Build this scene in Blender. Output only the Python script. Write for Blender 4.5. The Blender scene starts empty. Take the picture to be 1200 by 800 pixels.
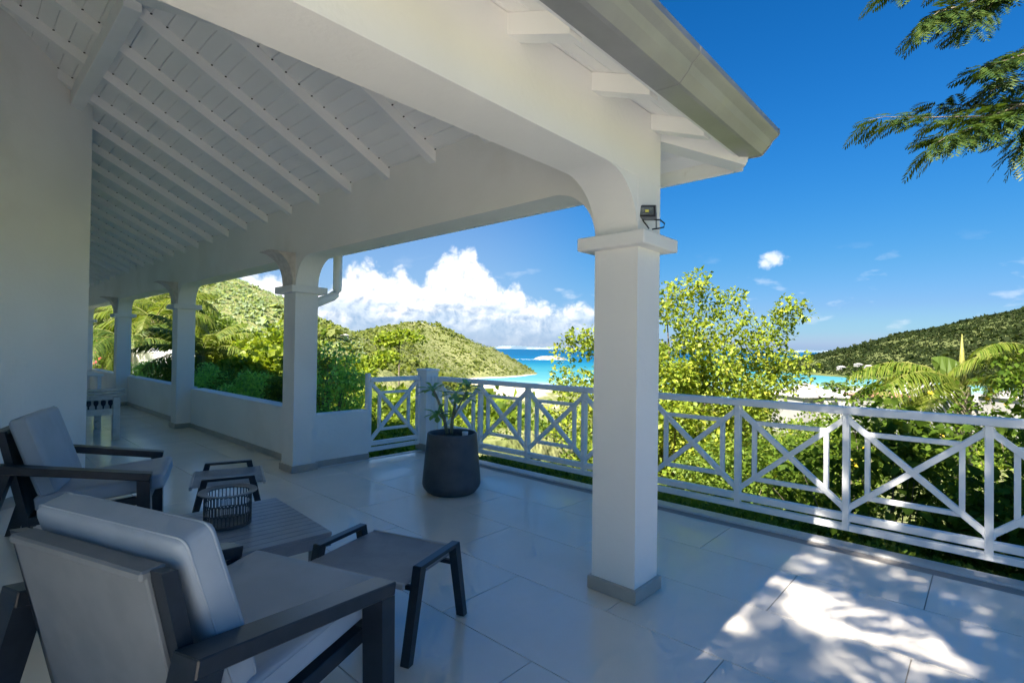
import bpy, math, random
import numpy as np
from mathutils import Vector, Matrix
R = math.radians
random.seed(7)
rng = np.random.default_rng(7)
S = bpy.context.scene
COL = S.collection

# ---------------------------------------------------------------- camera
# world X: towards the sea across the terrace, Y: along the veranda, Z up, terrace floor z = 0
CAM = Vector((0, 0, 1.4))
YAW, PITCH, ROLL, FPX = math.atan(560 / 610.0), math.atan(7 / 610.0), 0.0125, 610.0
f0 = Vector((math.cos(YAW), math.sin(YAW), 0)); r0 = Vector((math.sin(YAW), -math.cos(YAW), 0)); u0 = Vector((0, 0, 1))
fw = f0 * math.cos(PITCH) + u0 * math.sin(PITCH)
u1 = u0 * math.cos(PITCH) - f0 * math.sin(PITCH)
rt = r0 * math.cos(ROLL) + u1 * math.sin(ROLL)
up = u1 * math.cos(ROLL) - r0 * math.sin(ROLL)
cam = bpy.data.cameras.new('camera')
cam.sensor_width = 36.0
cam.lens = FPX / 1200 * 36
cam.clip_start, cam.clip_end = 0.05, 60000
co = bpy.data.objects.new('camera', cam); COL.objects.link(co)
co.matrix_world = Matrix(((rt.x, up.x, -fw.x, CAM.x), (rt.y, up.y, -fw.y, CAM.y), (rt.z, up.z, -fw.z, CAM.z), (0, 0, 0, 1)))
S.camera = co

def at(px, py, depth):
    """World point that lies at a given distance (along the view direction) in the direction of a photo pixel."""
    return CAM + (fw + rt * ((px - 600) / FPX) - up * ((py - 400) / FPX)) * depth

# ---------------------------------------------------------------- light
SUN_EL = R(47)
sun_to = Vector((-math.cos(SUN_EL), -0.038 * math.sin(SUN_EL), math.sin(SUN_EL))).normalized()
sl = bpy.data.lights.new('sun', 'SUN'); sl.energy = 2.2; sl.angle = R(0.55); sl.color = (1.0, 0.925, 0.80)
so = bpy.data.objects.new('sun', sl); COL.objects.link(so)
so.rotation_euler = sun_to.to_track_quat('Z', 'Y').to_euler()
S.view_settings.view_transform = 'Standard'; S.view_settings.look = 'None'
S.view_settings.gamma = 1.0; S.view_settings.use_curve_mapping = False
S.view_settings.exposure = 2.95
S.cycles.max_bounces = 9; S.cycles.diffuse_bounces = 8; S.cycles.glossy_bounces = 2; S.cycles.transmission_bounces = 2; S.cycles.use_light_tree = False; S.cycles.caustics_reflective = True; S.cycles.blur_glossy = 1.0; S.cycles.transparent_max_bounces = 4
S.cycles.use_adaptive_sampling = True; S.cycles.adaptive_threshold = 0.02
S.cycles.use_denoising = True

class N:
    """Tiny node-graph helper."""
    def __init__(s, tree): s.t = tree
    def n(s, typ, **kw):
        x = s.t.nodes.new(typ)
        for k, v in kw.items(): setattr(x, k, v)
        return x
    def l(s, a, b): s.t.links.new(a, b)
    def math(s, op, a, b=None, c=None, clamp=False):
        x = s.n('ShaderNodeMath', operation=op, use_clamp=clamp)
        for i, v in enumerate((a, b, c)):
            if v is None: continue
            if isinstance(v, (int, float)): x.inputs[i].default_value = v
            else: s.l(v, x.inputs[i])
        return x.outputs[0]
    def mix(s, fac, a, b, blend='MIX'):
        x = s.n('ShaderNodeMix', data_type='RGBA', blend_type=blend)
        for i, v in ((0, fac), (6, a), (7, b)):
            if isinstance(v, (int, float)): x.inputs[i].default_value = v
            elif isinstance(v, tuple): x.inputs[i].default_value = (*v[:3], 1)
            else: s.l(v, x.inputs[i])
        return x.outputs[2]
    def smooth(s, v, lo, hi):
        x = s.n('ShaderNodeMapRange', interpolation_type='SMOOTHSTEP', clamp=True)
        s.l(v, x.inputs[0]); x.inputs[1].default_value = lo; x.inputs[2].default_value = hi
        return x.outputs[0]
    def ramp(s, v, stops, interp='LINEAR'):
        x = s.n('ShaderNodeValToRGB'); cr = x.color_ramp; cr.interpolation = interp
        while len(cr.elements) < len(stops): cr.elements.new(0.5)
        for e, (p, c) in zip(cr.elements, stops):
            e.position = p; e.color = (*c, 1) if isinstance(c, tuple) else (c, c, c, 1)
        s.l(v, x.inputs[0]); return x.outputs[0]

world = bpy.data.worlds.new('World'); S.world = world; world.use_nodes = True
world.cycles.sampling_method = 'MANUAL'; world.cycles.sample_map_resolution = 256
g = N(world.node_tree); g.t.nodes.clear()
sky = g.n('ShaderNodeTexSky', sky_type='NISHITA', sun_disc=False)
sky.sun_elevation = SUN_EL; sky.sun_rotation = math.atan2(sun_to.x, sun_to.y)
sky.altitude = 30; sky.air_density = 1.0; sky.dust_density = 0.35; sky.ozone_density = 2.5
tc = g.n('ShaderNodeTexCoord'); sep = g.n('ShaderNodeSeparateXYZ'); g.l(tc.outputs['Generated'], sep.inputs[0])
X_, Y_, Z_ = sep.outputs
az = g.math('ARCTAN2', Y_, X_)
hyp = g.math('SQRT', g.math('ADD', g.math('MULTIPLY', X_, X_), g.math('MULTIPLY', Y_, Y_)))
v = g.math('DIVIDE', Z_, g.math('MAXIMUM', hyp, 0.02))
def px2az(px): return YAW - math.atan((px - 600) / FPX)
def py2v(px, py): return (407 + 0.0125 * (px - 600) - py) / FPX * math.cos(math.atan((px - 600) / FPX))
AZ0, AZ1 = px2az(0), px2az(1200)
tt = g.math('DIVIDE', g.math('SUBTRACT', az, AZ0), AZ1 - AZ0)
tops = [(0, 330), (200, 318), (290, 312), (335, 322), (385, 336), (410, 306), (425, 300), (441, 307), (455, 318), (471, 305), (483, 324), (492, 330), (501, 313), (521, 292), (540, 285), (556, 288), (560, 303),
        (572, 312), (581, 326), (592, 333), (607, 328), (617, 345), (635, 347), (650, 358), (668, 348), (689, 352), (715, 372), (760, 385), (860, 395), (1110, 396), (1145, 368), (1185, 392)]
def tpos(px): return (px2az(px) - AZ0) / (AZ1 - AZ0)
VS = 0.25
prof = g.math('MULTIPLY', g.ramp(tt, [(max(0, min(1, tpos(a))), max(0.0, py2v(a, b + 4) / VS)) for a, b in tops]), VS)
cmb = g.n('ShaderNodeCombineXYZ'); g.l(az, cmb.inputs[0]); g.l(v, cmb.inputs[1])
warp = g.n('ShaderNodeTexNoise', noise_dimensions='2D'); warp.inputs['Scale'].default_value = 22; warp.inputs['Detail'].default_value = 3; g.l(cmb.outputs[0], warp.inputs['Vector'])
wv = g.n('ShaderNodeVectorMath', operation='MULTIPLY_ADD'); g.l(warp.outputs['Color'], wv.inputs[0]); wv.inputs[1].default_value = (0.022, 0.022, 0); g.l(cmb.outputs[0], wv.inputs[2])
def puffs(scale, off=(0, 0, 0), det=2.6):
    mp = g.n('ShaderNodeVectorMath', operation='ADD'); g.l(wv.outputs[0], mp.inputs[0]); mp.inputs[1].default_value = off
    vo = g.n('ShaderNodeTexVoronoi', voronoi_dimensions='2D', feature='F1', normalize=True)
    vo.inputs['Scale'].default_value = scale; vo.inputs['Detail'].default_value = det; vo.inputs['Roughness'].default_value = 0.55
    vo.inputs['Lacunarity'].default_value = 2.3
    g.l(mp.outputs[0], vo.inputs['Vector'])
    return g.math('SUBTRACT', 1.0, vo.outputs['Distance'])
def fbm(scale, off=(0, 0, 0), det=5.0, stretch=2.0):
    mp = g.n('ShaderNodeMapping'); mp.inputs['Location'].default_value = off; mp.inputs['Scale'].default_value = (1, stretch, 1)
    g.l(cmb.outputs[0], mp.inputs[0])
    nz = g.n('ShaderNodeTexNoise', noise_dimensions='2D'); nz.inputs['Scale'].default_value = scale; nz.inputs['Detail'].default_value = det
    g.l(mp.outputs[0], nz.inputs['Vector']); return nz.outputs['Fac']
p1 = puffs(34); p2 = puffs(34, (-0.006, -0.010, 0)); wisp = fbm(12, (5, 2, 0), 5, 2.7)
edge = g.math('ADD', g.math('SUBTRACT', prof, v), g.math('MULTIPLY_ADD', p1, 0.05, -0.034))
dens = g.smooth(edge, -0.004, 0.024)
# broken, thinner cloud below the base of the bank
low = g.math('MULTIPLY_ADD', g.smooth(v, 0.012, 0.075), 0.82, 0.18)
thin = g.smooth(wisp, 0.40, 0.62)
lowfac = g.math('MAXIMUM', g.math('MULTIPLY', low, g.math('MULTIPLY_ADD', thin, 0.5, 0.5)), g.smooth(v, 0.055, 0.095))
right = g.smooth(tt, 0.60, 0.66)                                   # right half of the view: clear sky with a few wisps
dens = g.math('MULTIPLY', dens, lowfac)
dens = g.math('MULTIPLY', dens, g.math('SUBTRACT', 1.0, g.math('MULTIPLY', right, g.math('SUBTRACT', 1.0, g.smooth(tt, 0.93, 0.945)))))
wis = g.math('MULTIPLY', g.smooth(wisp, 0.60, 0.74), g.math('MULTIPLY', g.smooth(v, 0.005, 0.03), g.math('SUBTRACT', 1.0, g.smooth(v, 0.10, 0.19))))
wis = g.math('MULTIPLY', wis, 0.22)
def blob(px, py, w, h, amp):
    a0, v0 = px2az(px), py2v(px, py)
    dx = g.math('DIVIDE', g.math('SUBTRACT', az, a0), w); dy = g.math('DIVIDE', g.math('SUBTRACT', v, v0), h)
    rr = g.math('ADD', g.math('MULTIPLY', dx, dx), g.math('MULTIPLY', dy, dy))
    e = g.math('ADD', g.math('SUBTRACT', 1.0, rr), g.math('MULTIPLY_ADD', p1, 3.0, -1.9))
    return g.math('MULTIPLY', g.smooth(e, 0.0, 1.5), amp)
wis = g.math('MAXIMUM', wis, blob(905, 305, 0.026, 0.016, 0.7))
shade = g.math('SUBTRACT', p1, p2)
lit = g.math('ADD', g.math('MULTIPLY_ADD', shade, 2.0, 0.76), g.math('MULTIPLY_ADD', g.smooth(edge, 0.0, 0.08), -0.16, 0.10))
lit = g.math('MULTIPLY_ADD', g.smooth(v, 0.03, 0.12), 0.42, g.math('SUBTRACT', lit, 0.16), clamp=True)
ccol = g.mix(lit, (0.27, 0.37, 0.53), (0.97, 0.97, 0.96))
# clear sky: a clean, deep tropical blue
sk = g.n('ShaderNodeSeparateColor'); g.l(sky.outputs[0], sk.inputs[0])
cb = g.n('ShaderNodeCombineColor')
for i_, (gm, half, gain, aur) in enumerate(((2.2, 0.50, 0.62, 0.85), (1.2, 0.85, 1.02, 0.70), (2.0, 0.10, 0.86, 0.55))):   # film-like response of the sky blue, channel by channel
    nn_ = g.math('MULTIPLY', sk.outputs[i_], 0.10); pw_ = g.math('POWER', nn_, gm)
    ex_ = g.math('MULTIPLY', g.math('MAXIMUM', g.math('SUBTRACT', nn_, 0.75), 0.0), aur)
    g.l(g.math('MULTIPLY', g.math('ADD', g.math('MULTIPLY', g.math('DIVIDE', pw_, g.math('ADD', pw_, half)), gain), ex_), 1.2 / 7.73), cb.inputs[i_])
veil = g.math('MULTIPLY', g.math('SUBTRACT', 1.0, g.smooth(tt, 0.42, 0.66)), g.math('SUBTRACT', 1.0, g.smooth(v, 0.10, 0.42)))
skyc = g.mix(g.math('MULTIPLY', veil, 0.26), cb.outputs[0], (0.107, 0.118, 0.132))
skyc = g.mix(g.math('MAXIMUM', dens, wis), skyc, g.mix(1.0, ccol, (0.182, 0.182, 0.182), 'MULTIPLY'))
bg = g.n('ShaderNodeBackground'); g.l(skyc, bg.inputs[0]); bg.inputs[1].default_value = 1.0
wo = g.n('ShaderNodeOutputWorld'); g.l(bg.outputs[0], wo.inputs[0])

# ---------------------------------------------------------------- materials
MATS = {}
def mat(name, col, rough=0.6, col2=None, nscale=4.0, bump=0.0, bscale=60.0, spec=0.5, metal=0.0, detail=5.0, coat=0.0, stain=None, lo=0.35, hi=0.65):
    m = bpy.data.materials.new(name); m.use_nodes = True; g = N(m.node_tree); g.t.nodes.clear()
    b = g.n('ShaderNodeBsdfPrincipled'); o = g.n('ShaderNodeOutputMaterial'); g.l(b.outputs[0], o.inputs[0])
    tc = g.n('ShaderNodeTexCoord').outputs['Object']
    gp = g.n('ShaderNodeNewGeometry').outputs['Position']
    c = col
    if col2 is not None:
        nz = g.n('ShaderNodeTexNoise'); nz.inputs['Scale'].default_value = nscale; nz.inputs['Detail'].default_value = detail
        g.l(gp, nz.inputs['Vector'])
        c = g.mix(g.smooth(nz.outputs['Fac'], lo, hi), col, col2)
    if stain:
        nz = g.n('ShaderNodeTexNoise'); nz.inputs['Scale'].default_value = stain[1]; nz.inputs['Detail'].default_value = 8
        g.l(gp, nz.inputs['Vector'])
        c = g.mix(g.math('MULTIPLY', g.smooth(nz.outputs['Fac'], stain[2], stain[2] + 0.12), stain[3]), c, stain[0])
    if isinstance(c, tuple): b.inputs['Base Color'].default_value = (*c, 1)
    else: g.l(c, b.inputs['Base Color'])
    b.inputs['Roughness'].default_value = rough; b.inputs['Specular IOR Level'].default_value = spec
    b.inputs['Metallic'].default_value = metal; b.inputs['Coat Weight'].default_value = coat
    if bump:
        nz = g.n('ShaderNodeTexNoise'); nz.inputs['Scale'].default_value = bscale; nz.inputs['Detail'].default_value = 6
        g.l(gp, nz.inputs['Vector'])
        bp = g.n('ShaderNodeBump'); bp.inputs['Strength'].default_value = bump; bp.inputs['Distance'].default_value = 0.01
        g.l(nz.outputs['Fac'], bp.inputs['Height']); g.l(bp.outputs[0], b.inputs['Normal'])
    MATS[name] = m; return m

mat('white_render', (0.90, 0.89, 0.865), 0.75, (0.86, 0.85, 0.825), 1.3, 0.22, 38, 0.3, stain=((0.76, 0.74, 0.69), 1.1, 0.52, 0.35))
mat('white_paint', (0.89, 0.89, 0.88), 0.45, (0.85, 0.85, 0.84), 3.0, 0.05, 120, 0.4, stain=((0.58, 0.56, 0.52), 9, 0.66, 0.4))
mat('ceiling_paint', (0.90, 0.90, 0.89), 0.55, (0.87, 0.87, 0.86), 2.0, 0.08, 150, 0.4)
mat('groove_shadow_black', (0.02, 0.02, 0.02), 0.6)  # black that stands in for shade in the groove corners
mat('skirting', (0.44, 0.415, 0.375), 0.3, (0.40, 0.375, 0.34), 6, spec=0.5)
mat('grout', (0.33, 0.30, 0.27), 0.85)
mat('edge_band', (0.62, 0.61, 0.59), 0.35, (0.54, 0.53, 0.51), 5, 0.05, 60)
mat('gutter_metal', (0.36, 0.365, 0.37), 0.33, (0.29, 0.295, 0.30), 2.2, 0.05, 40, metal=0.25, stain=((0.36, 0.36, 0.30), 5, 0.58, 0.5))
mat('roof_shingle', (0.35, 0.34, 0.32), 0.8)
mat('corbel_stone', (0.70, 0.65, 0.60), 0.7, (0.60, 0.55, 0.50), 20, 0.2, 90)
mat('frame', (0.016, 0.022, 0.032), 0.30, (0.021, 0.028, 0.040), 25, 0.03, 300, 0.5)
mat('cushion', (0.41, 0.48, 0.565), 0.9, (0.375, 0.44, 0.52), 7, 0.25, 700, 0.2, stain=((0.40, 0.41, 0.42), 14, 0.66, 0.5))
mat('panel_fabric', (0.22, 0.245, 0.27), 0.85, (0.20, 0.223, 0.246), 9, 0.25, 900, 0.2)
mat('sling', (0.23, 0.265, 0.315), 0.42, (0.205, 0.24, 0.285), 12, 0.3, 800, 0.4)
mat('sling_edge', (0.36, 0.37, 0.39), 0.5)
mat('table_slat', (0.25, 0.285, 0.335), 0.32, (0.22, 0.255, 0.30), 9, 0.06, 200, 0.5)
mat('basket', (0.055, 0.055, 0.06), 0.55, (0.075, 0.075, 0.08), 40)
mat('basket_rim', (0.20, 0.20, 0.21), 0.5, (0.17, 0.17, 0.18), 30)
mat('pot_clay', (0.058, 0.065, 0.078), 0.5, (0.085, 0.094, 0.110), 6, 0.2, 70, 0.4, stain=((0.12, 0.13, 0.14), 11, 0.63, 0.45))
mat('soil', (0.05, 0.035, 0.025), 0.95, (0.09, 0.065, 0.045), 40, 0.6, 80)
mat('bench_paint', (0.70, 0.69, 0.64), 0.6, (0.58, 0.56, 0.50), 9, 0.15, 60, stain=((0.30, 0.24, 0.17), 14, 0.62, 0.6))
mat('bench_dark', (0.015, 0.02, 0.035), 0.5)
mat('lamp_body', (0.22, 0.225, 0.23), 0.45, metal=0.4)
mat('lamp_black', (0.015, 0.015, 0.016), 0.4)
mat('lamp_reflector', (0.75, 0.75, 0.73), 0.18, metal=0.9)
mat('lamp_led', (0.75, 0.70, 0.12), 0.5)
mat('bark', (0.13, 0.10, 0.075), 0.9, (0.20, 0.165, 0.125), 14, 0.5, 40)
mat('bark_pale', (0.26, 0.22, 0.17), 0.9, (0.17, 0.14, 0.11), 14, 0.5, 40)
mat('stem_green', (0.28, 0.27, 0.18), 0.7, (0.20, 0.20, 0.13), 20)
mat('house_white', (0.36, 0.355, 0.34), 0.6, (0.32, 0.31, 0.30), 0.4)
mat('roof_white', (0.46, 0.44, 0.42), 0.6, (0.38, 0.36, 0.34), 0.6)
mat('roof_red', (0.42, 0.20, 0.14), 0.8, (0.35, 0.16, 0.11), 0.8)
mat('window_dark', (0.04, 0.05, 0.06), 0.2)
mat('islet_rock', (0.42, 0.38, 0.34), 0.9, (0.26, 0.23, 0.20), 0.06, 0.0, 1)
mat('foam', (0.85, 0.88, 0.88), 0.7)
mat('far_land_hazed', (0.10, 0.16, 0.22), 0.9, (0.22, 0.27, 0.31), 0.004, lo=0.5, hi=0.6)  # haze of the distance is put into this bluish colour
mat('retaining', (0.42, 0.39, 0.35), 0.85, (0.33, 0.31, 0.27), 3, 0.2, 30)
mat('gravel', (0.35, 0.32, 0.28), 0.9, (0.22, 0.19, 0.16), 30, 0.5, 60)

def tile_mat():
    m = bpy.data.materials.new('floor_tile'); m.use_nodes = True; g = N(m.node_tree); g.t.nodes.clear()
    b = g.n('ShaderNodeBsdfPrincipled'); o = g.n('ShaderNodeOutputMaterial'); g.l(b.outputs[0], o.inputs[0])
    gp = g.n('ShaderNodeNewGeometry').outputs['Position']
    oi = g.n('ShaderNodeObjectInfo')
    n1 = g.n('ShaderNodeTexNoise'); n1.inputs['Scale'].default_value = 2.6; n1.inputs['Detail'].default_value = 7; g.l(gp, n1.inputs['Vector'])
    n2 = g.n('ShaderNodeTexNoise'); n2.inputs['Scale'].default_value = 17; n2.inputs['Detail'].default_value = 8; g.l(gp, n2.inputs['Vector'])
    c = g.mix(g.smooth(n1.outputs['Fac'], 0.3, 0.7), (0.80, 0.74, 0.645), (0.84, 0.775, 0.68))
    c = g.mix(g.math('MULTIPLY', g.smooth(n2.outputs['Fac'], 0.5, 0.72), 0.25), c, (0.75, 0.70, 0.62))
    c = g.mix(g.math('MULTIPLY', oi.outputs['Random'], 0.25), c, (0.75, 0.70, 0.625))
    g.l(c, b.inputs['Base Color'])
    rr = g.math('MULTIPLY_ADD', n2.outputs['Fac'], 0.10, g.math('MULTIPLY_ADD', n1.outputs['Fac'], 0.14, 0.06))
    g.l(rr, b.inputs['Roughness']); b.inputs['IOR'].default_value = 1.85; b.inputs['Specular IOR Level'].default_value = 0.6
    n3 = g.n('ShaderNodeTexNoise'); n3.inputs['Scale'].default_value = 6; n3.inputs['Detail'].default_value = 4; g.l(gp, n3.inputs['Vector'])
    bp = g.n('ShaderNodeBump'); bp.inputs['Strength'].default_value = 0.05; bp.inputs['Distance'].default_value = 0.01
    g.l(n3.outputs['Fac'], bp.inputs['Height']); g.l(bp.outputs[0], b.inputs['Normal'])
    MATS['floor_tile'] = m
tile_mat()

def leaf_mat(name, cols, trans=0.45, rough=0.5, spec=0.35):
    """Leaf colours vary from leaf to leaf (each leaf is its own mesh island)."""
    m = bpy.data.materials.new(name); m.use_nodes = True; g = N(m.node_tree); g.t.nodes.clear()
    o = g.n('ShaderNodeOutputMaterial'); geo = g.n('ShaderNodeNewGeometry')
    k = len(cols)
    c = g.ramp(geo.outputs['Random Per Island'], [(i / max(1, k - 1), cc) for i, cc in enumerate(cols)])
    b = g.n('ShaderNodeBsdfPrincipled'); g.l(c, b.inputs['Base Color']); b.inputs['Roughness'].default_value = rough
    b.inputs['Specular IOR Level'].default_value = spec
    if trans:
        t = g.n('ShaderNodeBsdfTranslucent'); g.l(g.mix(1.0, c, (1.25, 1.2, 0.55), 'MULTIPLY'), t.inputs[0])
        ms = g.n('ShaderNodeMixShader'); ms.inputs[0].default_value = trans; g.l(b.outputs[0], ms.inputs[1]); g.l(t.outputs[0], ms.inputs[2])
        g.l(ms.outputs[0], o.inputs[0])
    else: g.l(b.outputs[0], o.inputs[0])
    MATS[name] = m
leaf_mat('leaf_yellow', [(0.161, 0.232, 0.025), (0.302, 0.386, 0.036), (0.410, 0.475, 0.056), (0.259, 0.360, 0.044), (0.453, 0.425, 0.062), (0.347, 0.436, 0.056), (0.215, 0.309, 0.036), (0.068, 0.112, 0.015), (0.239, 0.314, 0.048), (0.102, 0.152, 0.021)])
leaf_mat('leaf_lime', [(0.118, 0.199, 0.015), (0.224, 0.307, 0.027), (0.308, 0.372, 0.040), (0.177, 0.252, 0.027)])
leaf_mat('leaf_mid', [(0.079, 0.150, 0.021), (0.158, 0.246, 0.035), (0.229, 0.299, 0.044), (0.106, 0.176, 0.032)])
leaf_mat('leaf_dark', [(0.174, 0.391, 0.090), (0.349, 0.650, 0.125), (0.520, 0.866, 0.174), (0.262, 0.520, 0.125)], 0.3)
leaf_mat('leaf_hedge', [(0.042, 0.088, 0.009), (0.084, 0.143, 0.014), (0.132, 0.203, 0.023), (0.062, 0.115, 0.014)], 0.4, 0.65, 0.1)
leaf_mat('leaf_pot', [(0.140, 0.282, 0.086), (0.234, 0.420, 0.131), (0.329, 0.516, 0.164)], 0.25, 0.35, 0.5)
leaf_mat('leaf_feather', [(0.021, 0.050, 0.008), (0.042, 0.083, 0.012), (0.075, 0.108, 0.017)], 0.3)
leaf_mat('frond', [(0.082, 0.136, 0.013), (0.138, 0.199, 0.021), (0.184, 0.230, 0.031), (0.229, 0.252, 0.053)], 0.4)
leaf_mat('frond_dark', [(0.045, 0.090, 0.015), (0.090, 0.150, 0.024), (0.150, 0.195, 0.030)], 0.35)
leaf_mat('petal_yellow', [(0.70, 0.42, 0.01), (0.80, 0.52, 0.02)], 0.3)
leaf_mat('petal_red', [(0.42, 0.03, 0.04), (0.55, 0.05, 0.06)], 0.3)
leaf_mat('scrub_far', [(0.159, 0.199, 0.057), (0.196, 0.239, 0.066), (0.242, 0.283, 0.083), (0.178, 0.223, 0.063), (0.260, 0.293, 0.100), (0.214, 0.258, 0.075)], 0.5, 0.9, 0.1)
leaf_mat('scrub_pale', [(0.290, 0.367, 0.203), (0.350, 0.437, 0.244), (0.415, 0.506, 0.315), (0.322, 0.409, 0.220), (0.455, 0.534, 0.374), (0.375, 0.464, 0.268)], 0.5, 0.9, 0.1)
leaf_mat('scrub_dark', [(0.027, 0.043, 0.018), (0.037, 0.058, 0.018), (0.051, 0.070, 0.024), (0.032, 0.052, 0.018), (0.060, 0.073, 0.035)], 0.5, 0.9, 0.1)

def ground_mat():
    m = bpy.data.materials.new('ground'); m.use_nodes = True; g = N(m.node_tree); g.t.nodes.clear()
    b = g.n('ShaderNodeBsdfPrincipled'); o = g.n('ShaderNodeOutputMaterial'); g.l(b.outputs[0], o.inputs[0])
    gp = g.n('ShaderNodeNewGeometry').outputs['Position']; sp = g.n('ShaderNodeSeparateXYZ'); g.l(gp, sp.inputs[0])
    def nz(s, d=6):
        x = g.n('ShaderNodeTexNoise'); x.inputs['Scale'].default_value = s; x.inputs['Detail'].default_value = d; g.l(gp, x.inputs['Vector']); return x.outputs['Fac']
    c = g.mix(g.smooth(nz(0.03), 0.38, 0.62), (0.17, 0.19, 0.065), (0.25, 0.255, 0.11))
    c = g.mix(g.math('MULTIPLY', g.smooth(nz(0.25), 0.46, 0.62), 0.8), c, (0.14, 0.165, 0.055))
    c = g.mix(g.math('MULTIPLY', g.smooth(nz(0.9), 0.5, 0.66), 0.6), c, (0.30, 0.295, 0.15))
    c = g.mix(g.math('MULTIPLY', g.smooth(nz(0.55, 9), 0.52, 0.60), 0.5), c, (0.12, 0.15, 0.045))
    lat = g.n('ShaderNodeVectorMath', operation='DOT_PRODUCT'); g.l(gp, lat.inputs[0]); lat.inputs[1].default_value = r0
    c = g.mix(g.math('MULTIPLY', g.smooth(lat.outputs['Value'], 120, 330), 0.8), c, g.mix(g.smooth(nz(0.05), 0.4, 0.6), (0.06, 0.085, 0.028), (0.10, 0.12, 0.04)))
    sand = g.mix(g.smooth(nz(0.03), 0.3, 0.7), (0.62, 0.53, 0.38), (0.70, 0.62, 0.48))
    lat = g.n('ShaderNodeVectorMath', operation='DOT_PRODUCT'); g.l(gp, lat.inputs[0]); lat.inputs[1].default_value = r0
    zz = g.math('ADD', sp.outputs[2], g.math('MULTIPLY_ADD', nz(0.02), 2.4, -1.2))
    zz = g.math('ADD', zz, g.math('MULTIPLY', g.smooth(lat.outputs['Value'], 15, 70), 3.0))
    fs = g.math('SUBTRACT', 1.0, g.smooth(zz, -31.1, -30.6))
    c = g.mix(fs, c, sand)
    g.l(c, b.inputs['Base Color']); b.inputs['Roughness'].default_value = 0.95; b.inputs['Specular IOR Level'].default_value = 0.1
    bp = g.n('ShaderNodeBump'); bp.inputs['Strength'].default_value = 0.9; bp.inputs['Distance'].default_value = 1.6
    g.l(nz(0.45, 5), bp.inputs['Height']); g.l(bp.outputs[0], b.inputs['Normal'])
    MATS['ground'] = m
ground_mat()
SEA_Z = -32.0
def sea_mat():
    m = bpy.data.materials.new('sea'); m.use_nodes = True; g = N(m.node_tree); g.t.nodes.clear()
    b = g.n('ShaderNodeBsdfPrincipled'); o = g.n('ShaderNodeOutputMaterial'); g.l(b.outputs[0], o.inputs[0])
    gp = g.n('ShaderNodeNewGeometry').outputs['Position']
    dt = g.n('ShaderNodeVectorMath', operation='DOT_PRODUCT'); g.l(gp, dt.inputs[0]); dt.inputs[1].default_value = f0
    nz = g.n('ShaderNodeTexNoise'); nz.inputs['Scale'].default_value = 0.004; nz.inputs['Detail'].default_value = 6; g.l(gp, nz.inputs['Vector'])
    d = g.math('ADD', dt.outputs['Value'], g.math('MULTIPLY_ADD', nz.outputs['Fac'], 420, -210))
    c = g.ramp(g.math('DIVIDE', d, 4000.0), [(0.11, (0.26, 0.42, 0.40)), (0.14, (0.09, 0.27, 0.31)), (0.20, (0.035, 0.20, 0.26)), (0.27, (0.010, 0.14, 0.23)), (0.34, (0.002, 0.10, 0.21)), (0.6, (0.001, 0.075, 0.18)), (1.0, (0.001, 0.07, 0.17))])
    mp = g.n('ShaderNodeMapping'); mp.inputs['Rotation'].default_value = (0, 0, -YAW); mp.inputs['Scale'].default_value = (0.055, 0.006, 1); g.l(gp, mp.inputs[0])
    n2 = g.n('ShaderNodeTexNoise'); n2.inputs['Scale'].default_value = 1.0; n2.inputs['Detail'].default_value = 7; n2.inputs['Roughness'].default_value = 0.65; g.l(mp.outputs[0], n2.inputs['Vector'])
    c = g.mix(g.math('MULTIPLY', g.smooth(n2.outputs['Fac'], 0.50, 0.70), 0.45), c, g.mix(1.0, c, (1.6, 1.45, 1.3), 'MULTIPLY'))
    c = g.mix(g.math('MULTIPLY', g.smooth(n2.outputs['Fac'], 0.50, 0.32), 0.35), c, g.mix(1.0, c, (0.5, 0.66, 0.78), 'MULTIPLY'))
    g.l(c, b.inputs['Base Color']); b.inputs['Roughness'].default_value = 0.55; b.inputs['Specular IOR Level'].default_value = 0.12
    MATS['sea'] = m
sea_mat()

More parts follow.
